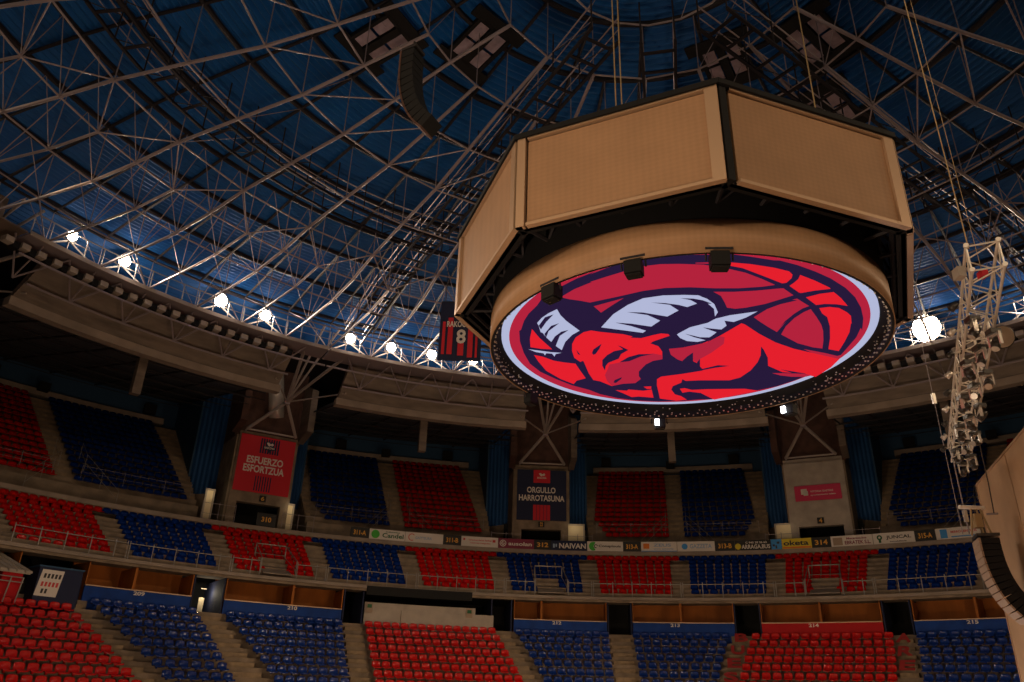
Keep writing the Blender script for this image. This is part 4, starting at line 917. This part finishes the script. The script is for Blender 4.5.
# ================================================================ LEFT BOOTHS
X, Y, Z = axes(-54.0)
t = empty('commentary_booth', pol(31.8, -54, 4.9), 'red commentary booth with a pale ribbed roof at the left edge', 'booth')
a = MB(); c = pol(32.85, -55.5)
def bx(a, x0, x1, y0, y1, z0, z1, m=None): a.hexa([c+X*x0+Y*y0+Z*z0, c+X*x1+Y*y0+Z*z0, c+X*x1+Y*y1+Z*z0, c+X*x0+Y*y1+Z*z0, c+X*x0+Y*y0+Z*z1, c+X*x1+Y*y0+Z*z1, c+X*x1+Y*y1+Z*z1, c+X*x0+Y*y1+Z*z1], m)
bx(a, .9, 1.75, 0, .8, 4.9, 6.35); bx(a, -3, .9, 0, .8, 4.9, 5.75); a.build('side_wall', 'par_red', t)
a = MB(); bx(a, -3, .9, -.1, .02, 5.75, 6.5); a.build('dark_window', 'black', t)
a = MB()
for i in range(14):
    x = -2.9+i*.36; a.hexa([c+X*x+Y*.95+Z*6.38, c+X*(x+.27)+Y*.95+Z*6.38, c+X*(x-.75)+Y*-1.2+Z*7.45, c+X*(x-1.02)+Y*-1.2+Z*7.45, c+X*x+Y*.95+Z*6.47, c+X*(x+.27)+Y*.95+Z*6.47, c+X*(x-.75)+Y*-1.2+Z*7.55, c+X*(x-1.02)+Y*-1.2+Z*7.55])
a.hexa([c+X*-3+Y*.9+Z*6.33, c+X*2.0+Y*.9+Z*6.33, c+X*1.0+Y*-1.2+Z*7.38, c+X*-4+Y*-1.2+Z*7.38, c+X*-3+Y*.9+Z*6.4, c+X*2.0+Y*.9+Z*6.4, c+X*1.0+Y*-1.2+Z*7.45, c+X*-4+Y*-1.2+Z*7.45])
a.build('ribbed_roof', 'board', t)
a = MB()
for z_ in (5.95, 6.15): a.tube(c+X*-3+Y*1.0+Z*z_, c+X*1.75+Y*1.0+Z*z_, .025, 6)
for x in (-1.4, -.6, .3, 1.1, 1.6): a.tube(c+X*x+Y*1.0+Z*4.9, c+X*(x+.12)+Y*1.0+Z*6.15, .03, 6)
a.build('rail', 'rail', t)
X, Y, Z = axes(-49.6); c = pol(32.3, -49.65)
t = empty('media_booth', c+Z*4.9, 'dark navy booth with a white crest poster between the red booth and block 209', 'booth')
a = MB(); bx(a, -.95, .95, -.9, .35, 4.95, 6.75); a.hexa([c+X*.95+Y*.35+Z*4.95, c+X*1.35+Y*-.5+Z*4.95, c+X*1.35+Y*-.9+Z*4.95, c+X*.95+Y*-.9+Z*4.95, c+X*.95+Y*.35+Z*6.75, c+X*1.35+Y*-.5+Z*6.3, c+X*1.35+Y*-.9+Z*6.3, c+X*.95+Y*-.9+Z*6.75])
a.build('cabin', 'navy', t)
a = MB(); bx(a, -1.0, 1.0, -.95, .4, 6.75, 6.82); a.build('cabin_roof', 'wall_blue', t)
a = MB(); o = c+X*-.95+Y*.38+Z*5.5; a.add([o, o+X*.95, o+X*1.08+Z*1.15, o+X*.13+Z*1.15], [(0, 1, 2, 3)], 'white')
for r_, n_, col in ((.78, 5, 'dark'), (.42, 5, 'redprint'), (.12, 2, 'dark')):
    for i in range(n_): p = o+X*(.13+.16*i+r_*.12+(.1 if n_ == 2 else 0))+Z*r_+Y*.004; a.add([p, p+X*.1, p+X*.12+Z*.2, p+X*.02+Z*.2], [(0, 1, 2, 3)], col)
a.build('crest_poster', None, t)
# dark folded screens hiding the throats at the left edge
# section 211 details
for ph, lab in ((-20.9, 'left'), (-10.6, 'right')):
    X, Y, Z = axes(ph); c = pol(32.9, ph, 6.52); o = MB(); o.box(c, (.38, .03, .52), (X, Y, Z), 'cork'); o.box(c+Y*.02+Z*.08, (.26, .01, .2), (X, Y, Z), 'dgreen')
    tag(o.build('wall_poster'), 'small grey and green poster at the %s end of the grey board wall' % lab, 'poster')

# ================================================================ FLOODLIGHTS
def floodlight(ph, strength, energy, lab, grp, near=False, colour=(1, .80, .62), size=.34):
    X, Y, Z = axes(ph); c = pol(29.35, ph, 21.30); t = empty('floodlight', c, lab, 'floodlight', grp)
    d = (Y*.93-Z*.37).normalized(); u = d.cross(X).normalized(); n = 20
    ring = [c+(X*cos(2*pi*i/n)+u*sin(2*pi*i/n))*size+d*.14 for i in range(n)]
    a = MB(); a.tube(c-d*.16, c+d*.13, size*.45, n, None, size*1.06); a.build('reflector', 'lamp_body', t)
    a = MB(); a.add(ring+[c+d*.16], [(i, (i+1) % n, n) for i in range(n)]); g = a.build('lens', 'lamp_glow' if strength else 'chrome', t)
    a = MB(); a.tube(c-X*size*1.2, c-X*size*1.2-Z*.3, .025, 5); a.tube(c+X*size*1.2, c+X*size*1.2-Z*.3, .025, 5); a.tube(c-X*size*1.2-Z*.3, c+X*size*1.2-Z*.3, .03, 5)
    a.tube(c-Z*.3, pol(29.0, ph-2.55, 20.1), .045, 6); a.tube(c-Z*.3, pol(29.0, ph+2.55, 20.1), .045, 6); a.build('bracket', 'rail', t)
    if energy:
        l = bpy.data.lights.new('flood_beam', 'SPOT'); l.energy = energy; l.color = colour; l.spot_size = radians(62 if near else 105); l.spot_blend = 1. if near else .7; l.shadow_soft_size = .25
        lo = bpy.data.objects.new('flood_beam', l); lo.location = c+d*.4; lo.rotation_euler = ((pol(27, ph+180, 1.5)-c) if near else d*1).to_track_quat('-Z', 'Y').to_euler(); COL.objects.link(lo)
        lo.parent = t; lo.matrix_parent_inverse = t.matrix_basis.inverted()
        if near: return
        l = bpy.data.lights.new('flood_spill', 'POINT'); l.energy = energy*SPILL; l.color = colour; l.shadow_soft_size = .3
        lo = bpy.data.objects.new('flood_spill', l); lo.location = c+Y*.75-Z*.75; COL.objects.link(lo)
        lo.parent = t; lo.matrix_parent_inverse = t.matrix_basis.inverted()
E_ = 1500.; SPILL = .055
LB = {-58.74: 'leftmost lit floodlight on the ring gallery, small and dim', -53.47: 'second lit floodlight from the left on the ring gallery', -43.06: 'third lit floodlight from the left on the ring gallery', -37.95: 'fourth lit floodlight from the left, beside the pier above the red banner',
      -27.87: 'lit floodlight just right of the pier above the red banner', -22.88: 'lit floodlight left of the jersey banner, second right of the pier', -17.82: 'lit floodlight touching the left edge of the jersey banner', -12.68: 'lit floodlight under the jersey banner', 40.62: 'very bright floodlight between the scoreboard and the lighting truss', 50.6: 'lit floodlight at the far right edge'}
for ph in LB: floodlight(ph, 1, E_*(.35 if ph == -58.74 else 1)*(1.9 if ph > 40 and ph < 45 else 1), LB[ph], None, size={-58.74: .24, 40.62: .72, -43.06: .36}.get(ph, .29))
for ph in (-72, -84, -98, -112, -126, -140, -154, -168, 178, 164, 150, 136, 122, 108, 94, 80, 66): floodlight(ph, 1, NEARE, 'lit floodlight on the near half of the ring gallery, behind the camera', 'floodlights behind the camera', near=True, colour=(1, .70, .42))

# ================================================================ LIGHTING TRUSS, RIGHT
TA, TB = Vector((4.30, -4.80, 9.0)), Vector((9.85, 6.5, 9.0)); td = (TB-TA).normalized(); ts = Vector((td.y, -td.x, 0)); Z = Vector((0, 0, 1)); TL = (TB-TA).length; hw = .25
LT = empty('lighting_truss', TA, 'long horizontal aluminium box truss full of lamps right of the scoreboard', 'lighting truss')
for i, (sx, sz) in enumerate(((-1, -1), (1, -1), (-1, 1), (1, 1))):
    a = MB(); o = ts*hw*sx+Z*hw*sz; a.tube(TA+o, TB+o, .028, 8)
    a.tube(TA+o-td*.01, TA+o-td*.07, .045, 10); a.build('main_tube', 'truss_white', LT)
a = MB(); n = 24
for i in range(n):
    p, q = TA+td*(TL*i/n), TA+td*(TL*(i+1)/n); s = 1 if i % 2 else -1
    for z_ in (-1, 1): a.tube(p-ts*hw*s+Z*hw*z_, q+ts*hw*s+Z*hw*z_, .014, 5)
    for x_ in (-1, 1): a.tube(p+ts*hw*x_-Z*hw*s, q+ts*hw*x_+Z*hw*s, .014, 5)
    if i % 6 == 0:
        for z_ in (-1, 1): a.tube(p-ts*hw+Z*hw*z_, p+ts*hw+Z*hw*z_, .016, 5); a.tube(p+ts*hw*z_-Z*hw, p+ts*hw*z_+Z*hw, .016, 5)
a.build('lattice_bracing', 'truss_white', LT)
def moving_head(p, yaw, pitch, lab, grp, s=1.):
    t = empty('moving_head_light', p, lab, 'stage light', grp)
    a = MB(); a.box(p+Z*-.10*s, (.34*s, .34*s, .16*s)); a.build('base', 'lamp_body', t)
    X = Vector((cos(yaw), sin(yaw), 0)); d = Vector((-sin(yaw)*cos(pitch), cos(yaw)*cos(pitch), -sin(pitch)))
    a = MB(); cc = p-Z*.5*s; a.box(p-Z*.18*s, (.43*s, .12*s, .08*s), (X, Vector((-X.y, X.x, 0)), Z))
    for e in (-1, 1): a.box(p+X*(.19*s*e)-Z*.36*s, (.05*s, .12*s, .42*s), (X, Vector((-X.y, X.x, 0)), Z))
    a.build('yoke', 'chrome', t)
    a = MB(); a.tube(cc-d*.2*s, cc+d*.02*s, .12*s, 14, None, .15*s); a.tube(cc+d*.02*s, cc+d*.22*s, .15*s, 14, None, .13*s); a.build('head', 'lamp_body', t, True)
    a = MB(); a.tube(cc+d*.215*s, cc+d*.24*s, .125*s, 14); a.build('lens', 'chrome', t)
    a = MB(); a.tube(p-ts*.05, p-ts*.05+Z*.16, .03, 6); a.build('hook_clamp', 'truss_white', t)
rr = random.Random(5)
for i in range(15):
    f_ = .14+.84*(i/14); s = (-1, 1, 0)[i % 3]
    moving_head(TA+td*(TL*f_)+ts*(.2*s)-Z*(.34), rr.uniform(-1, 2.6), rr.uniform(.2, 1.2), 'moving head stage light hanging from the lighting truss', 'moving head lights on the lighting truss', .62)
for i in range(9):
    f_ = .15+.8*(i/8); p = TA+td*(TL*f_)-ts*(.38)
    t = empty('par_can', p, 'small side lamp clamped outside the left tube of the lighting truss', 'stage light', 'side lamps on the lighting truss')
    a = MB(); a.tube(p+Z*.05, p-ts*.12-Z*.06, .06, 12, None, .075); a.build('can', 'chrome' if i % 2 else 'lamp_body', t, True)
    a = MB(); a.tube(p, p+ts*.16+Z*.05, .02, 5); a.build('bracket', 'truss_white', t)
p = TA+td*.9+ts*.36-Z*.3
t = empty('dish_lamp', p+td*2.2, 'round dish lamp on the right side of the lighting truss near its upper end', 'stage light')
a = MB(); q = p+td*2.2; dd = (-td-Z*.35+ts*.2).normalized(); a.tube(q, q+dd*.18, .08, 18, None, .24); a.build('reflector', 'lamp_body', t, True)
a = MB(); a.tube(q+dd*.185, q+dd*.195, .22, 18); a.build('lens', 'cork', t)
a = MB(); a.tube(q, q-ts*.4+Z*.25, .03, 6); a.build('arm', 'truss_white', t)
t = empty('junction_box', TA-ts*.42+td*.5, 'small pale junction box at the upper left corner of the lighting truss', 'junction box')
a = MB(); a.box(TA-ts*.40+td*.4-Z*.05, (.14, .2, .2)); a.build('housing', 'board', t)
a = MB(); a.box(TA-ts*.28+td*.4, (.14, .06, .06)); a.build('clamp', 'steel', t)
t = empty('chain_motor', TA+td*.7, 'small red and white chain hoist inside the upper end of the lighting truss', 'hoist')
a = MB(); a.box(TA+td*.7, (.12, .16, .12)); a.build('motor', 'redcloth', t); a = MB(); a.tube(TA+td*.7, TA+td*.7+Z*13., .006, 5); a.build('chain', 'cable', t)
# long slanted and vertical cables on the right
def cable(a_, b_, r, lab, m='cable', knot=None):
    t = empty('rigging_cable', b_, lab, 'cable'); a = MB(); a.tube(a_, b_, r, 6); a.build('wire', m, t)
    if knot is not None: a = MB(); q = Vector(a_).lerp(Vector(b_), knot); a.box(q, (.1, .1, .35)); a.build('shackle', 'chrome', t)
cable(TA+td*.1-ts*.2+Z*.25, TA+td*.1-ts*.2+Z*13.5, .011, 'thin rigging cable rising from the top of the lighting truss', 'cable', .5)
p = TB+td*.2; cable(p-ts*.35+Z*13, p-ts*.35-Z*2.4, .011, 'left of the twin cables passing behind the lighting truss down to the speaker', 'steel', .72)
cable(p-ts*.18+Z*.2, p-ts*.18-Z*2.4, .02, 'right of the twin cables under the far end of the lighting truss', 'steel', .8)
# black lead hanging right of the lamps
t = empty('power_lead', TB+ts*.5, 'thin dark lead hanging from the lamps to the tan panel wall', 'cable'); a = MB()
pts = [TB-td*2.5+ts*.35, TB-td*1.6+ts*.42-Z*.55, TB-td*.8+ts*.5-Z*1.2, TB+ts*.55-Z*1.9]; a.path(pts, .018, 5); a.build('lead', 'lamp_body', t)
a = MB(); a.tube(pts[-1]-ts*.2, pts[-1]+ts*.1, .03, 6); a.build('plug', 'steel', t)

# ================================================================ LINE ARRAYS
def line_array(top, yaw, L, n, w, dep, curve, lab, side='cork', sw=None):
    """n cabinets, hanging in a J curve; front faces direction yaw"""
    t = empty('line_array_speaker', top, lab, 'loudspeaker'); F = Vector((sin(yaw), cos(yaw), 0)); X = Vector((F.y, -F.x, 0)); p = Vector(top); h = L/n
    a = MB(); a.box(p+Z*.1, (w*.8, dep*1.2, .08), (X, F, Z)); a.tube(p+Z*.1, p+Z*.45, .03, 6); a.build('rigging_frame', 'lamp_body', t)
    for i in range(n):
        ang = curve*(i/(n-1))**1.6; u = (Z*cos(ang)+F*sin(ang)).normalized(); f = (F*cos(ang)-Z*sin(ang)).normalized(); c = p-u*(h/2)
        b = MB(); b.box(c, (w-.04, dep, h*.90), (X, f, u)); cab = b.build('cabinet', 'black', t)
        b = MB()
        b.box(c+f*(dep/2+.02), (w, .05, h*.97), (X, f, u))
        b.build('front_grille', side, cab); p = p-u*h
    return t
line_array(Vector((CAM.x+15*sin(radians(-10.35)), CAM.y+15*cos(radians(-10.35)), 16.35)), radians(-62), 2.75, 12, .5, .36, .75, 'long curved black line array speaker hanging under the blue roof, upper left', 'brown')
a_top = CAM+Vector((27.0*sin(radians(31.45)), 27.0*cos(radians(31.45)), 0)); a_top.z = 6.38
line_array(a_top, radians(-72), 2.3, 13, .85, .5, .8, 'curved line array speaker hanging in front of the tan panel wall, lower right', 'cork')
a_top = a_top-Vector((.15, 0, 0)); t = empty('rigging_bar', a_top+Z*.9, 'short white rigging bar over the lower right speaker', 'rigging'); a = MB()
a.tube(a_top+Z*.95-Vector((.45, 0, 0)), a_top+Z*.95+Vector((.30, 0, 0)), .06, 8); a.build('bar', 'truss_white', t)
a = MB()
for dx in (-.1, .05, .15): a.tube(a_top+Z*.95+Vector((dx, 0, 0)), a_top+Z*.12+Vector((dx*2.4, 0, 0)), .03, 6)
a.box(a_top+Z*.55, (.22, .22, .4)); a.build('chain_bag', 'cable', t)
a = MB(); a.tube(a_top+Z*.12-Vector((.1, 0, 0)), a_top+Z*.10+Vector((.45, 0, 0)), .03, 6); a.build('outrigger', 'steel_dark', t)

# ================================================================ TAN PANEL WALL, RIGHT
P0 = Vector((11.72, 9.05, 0)); P1 = Vector((9.87, 3.35, 0)); wd = (P1-P0).normalized(); wn = Vector((-wd.y, wd.x, 0)); wn = wn if wn.x > 0 else -wn
t = empty('panel_wall', P0, 'tall tan panel wall standing at the lower right edge', 'panel wall')
for i in range(3):
    a = MB(); a.box(P0+wd*(3.75*i+1.86)+wn*.12+Z*4.4, (3.68, .2, 8.6), (wd, wn, Z)); a.build('panel', 'tan_panel', t)
a = MB()
for i in range(3): a.box(P0+wd*(3.75*i+3.73)+wn*.14+Z*4.4, (.07, .2, 8.6), (wd, wn, Z))
a.box(P0+wd*5.6+wn*.35+Z*4.4, (11.3, .12, 8.5), (wd, wn, Z)); a.build('joint_strip', 'black', t)
a = MB(); a.box(P0+wd*5.6+wn*.12+Z*8.73, (11.3, .26, .06), (wd, wn, Z)); a.box(P0-wd*.02+wn*.12+Z*4.4, (.06, .26, 8.7), (wd, wn, Z)); a.build('edge_trim', 'tan_frame', t)

# ================================================================ WORLD, LAMPS, CAMERA
w = bpy.data.worlds.new('night'); bpy.context.scene.world = w; w.use_nodes = True
w.node_tree.nodes['Background'].inputs['Color'].default_value = (.02, .03, .06, 1); w.node_tree.nodes['Background'].inputs['Strength'].default_value = .05
def lamp(name, kind, loc, energy, colour, size=.5, target=None, spot=60):
    l = bpy.data.lights.new(name, kind); l.energy = energy; l.color = colour
    if kind == 'AREA': l.shape = 'DISK'; l.size = size
    else: l.shadow_soft_size = size
    if kind == 'SPOT': l.spot_size = radians(spot); l.spot_blend = .7
    o = bpy.data.objects.new(name, l); o.location = loc; COL.objects.link(o)
    if target: o.rotation_euler = (Vector(target)-Vector(loc)).to_track_quat('-Z', 'Y').to_euler()
    return o
LIGHTS()

cam = bpy.data.cameras.new('camera'); co = bpy.data.objects.new('camera', cam); COL.objects.link(co)
cam.sensor_width = 36; cam.lens = 779.985/1024*36; cam.clip_end = 400
rot = Matrix((RT, UPV, -FW)).transposed(); co.matrix_world = Matrix.Translation(CAM) @ rot.to_4x4()
S = bpy.context.scene; S.camera = co
S.view_settings.view_transform = 'Standard'; S.view_settings.look = 'None'; S.view_settings.gamma = 1.; S.view_settings.exposure = 0.
S.view_settings.use_curve_mapping = False
S.cycles.max_bounces = 6; S.cycles.diffuse_bounces = 3; S.cycles.sample_clamp_indirect = 4.; S.cycles.use_light_tree = True
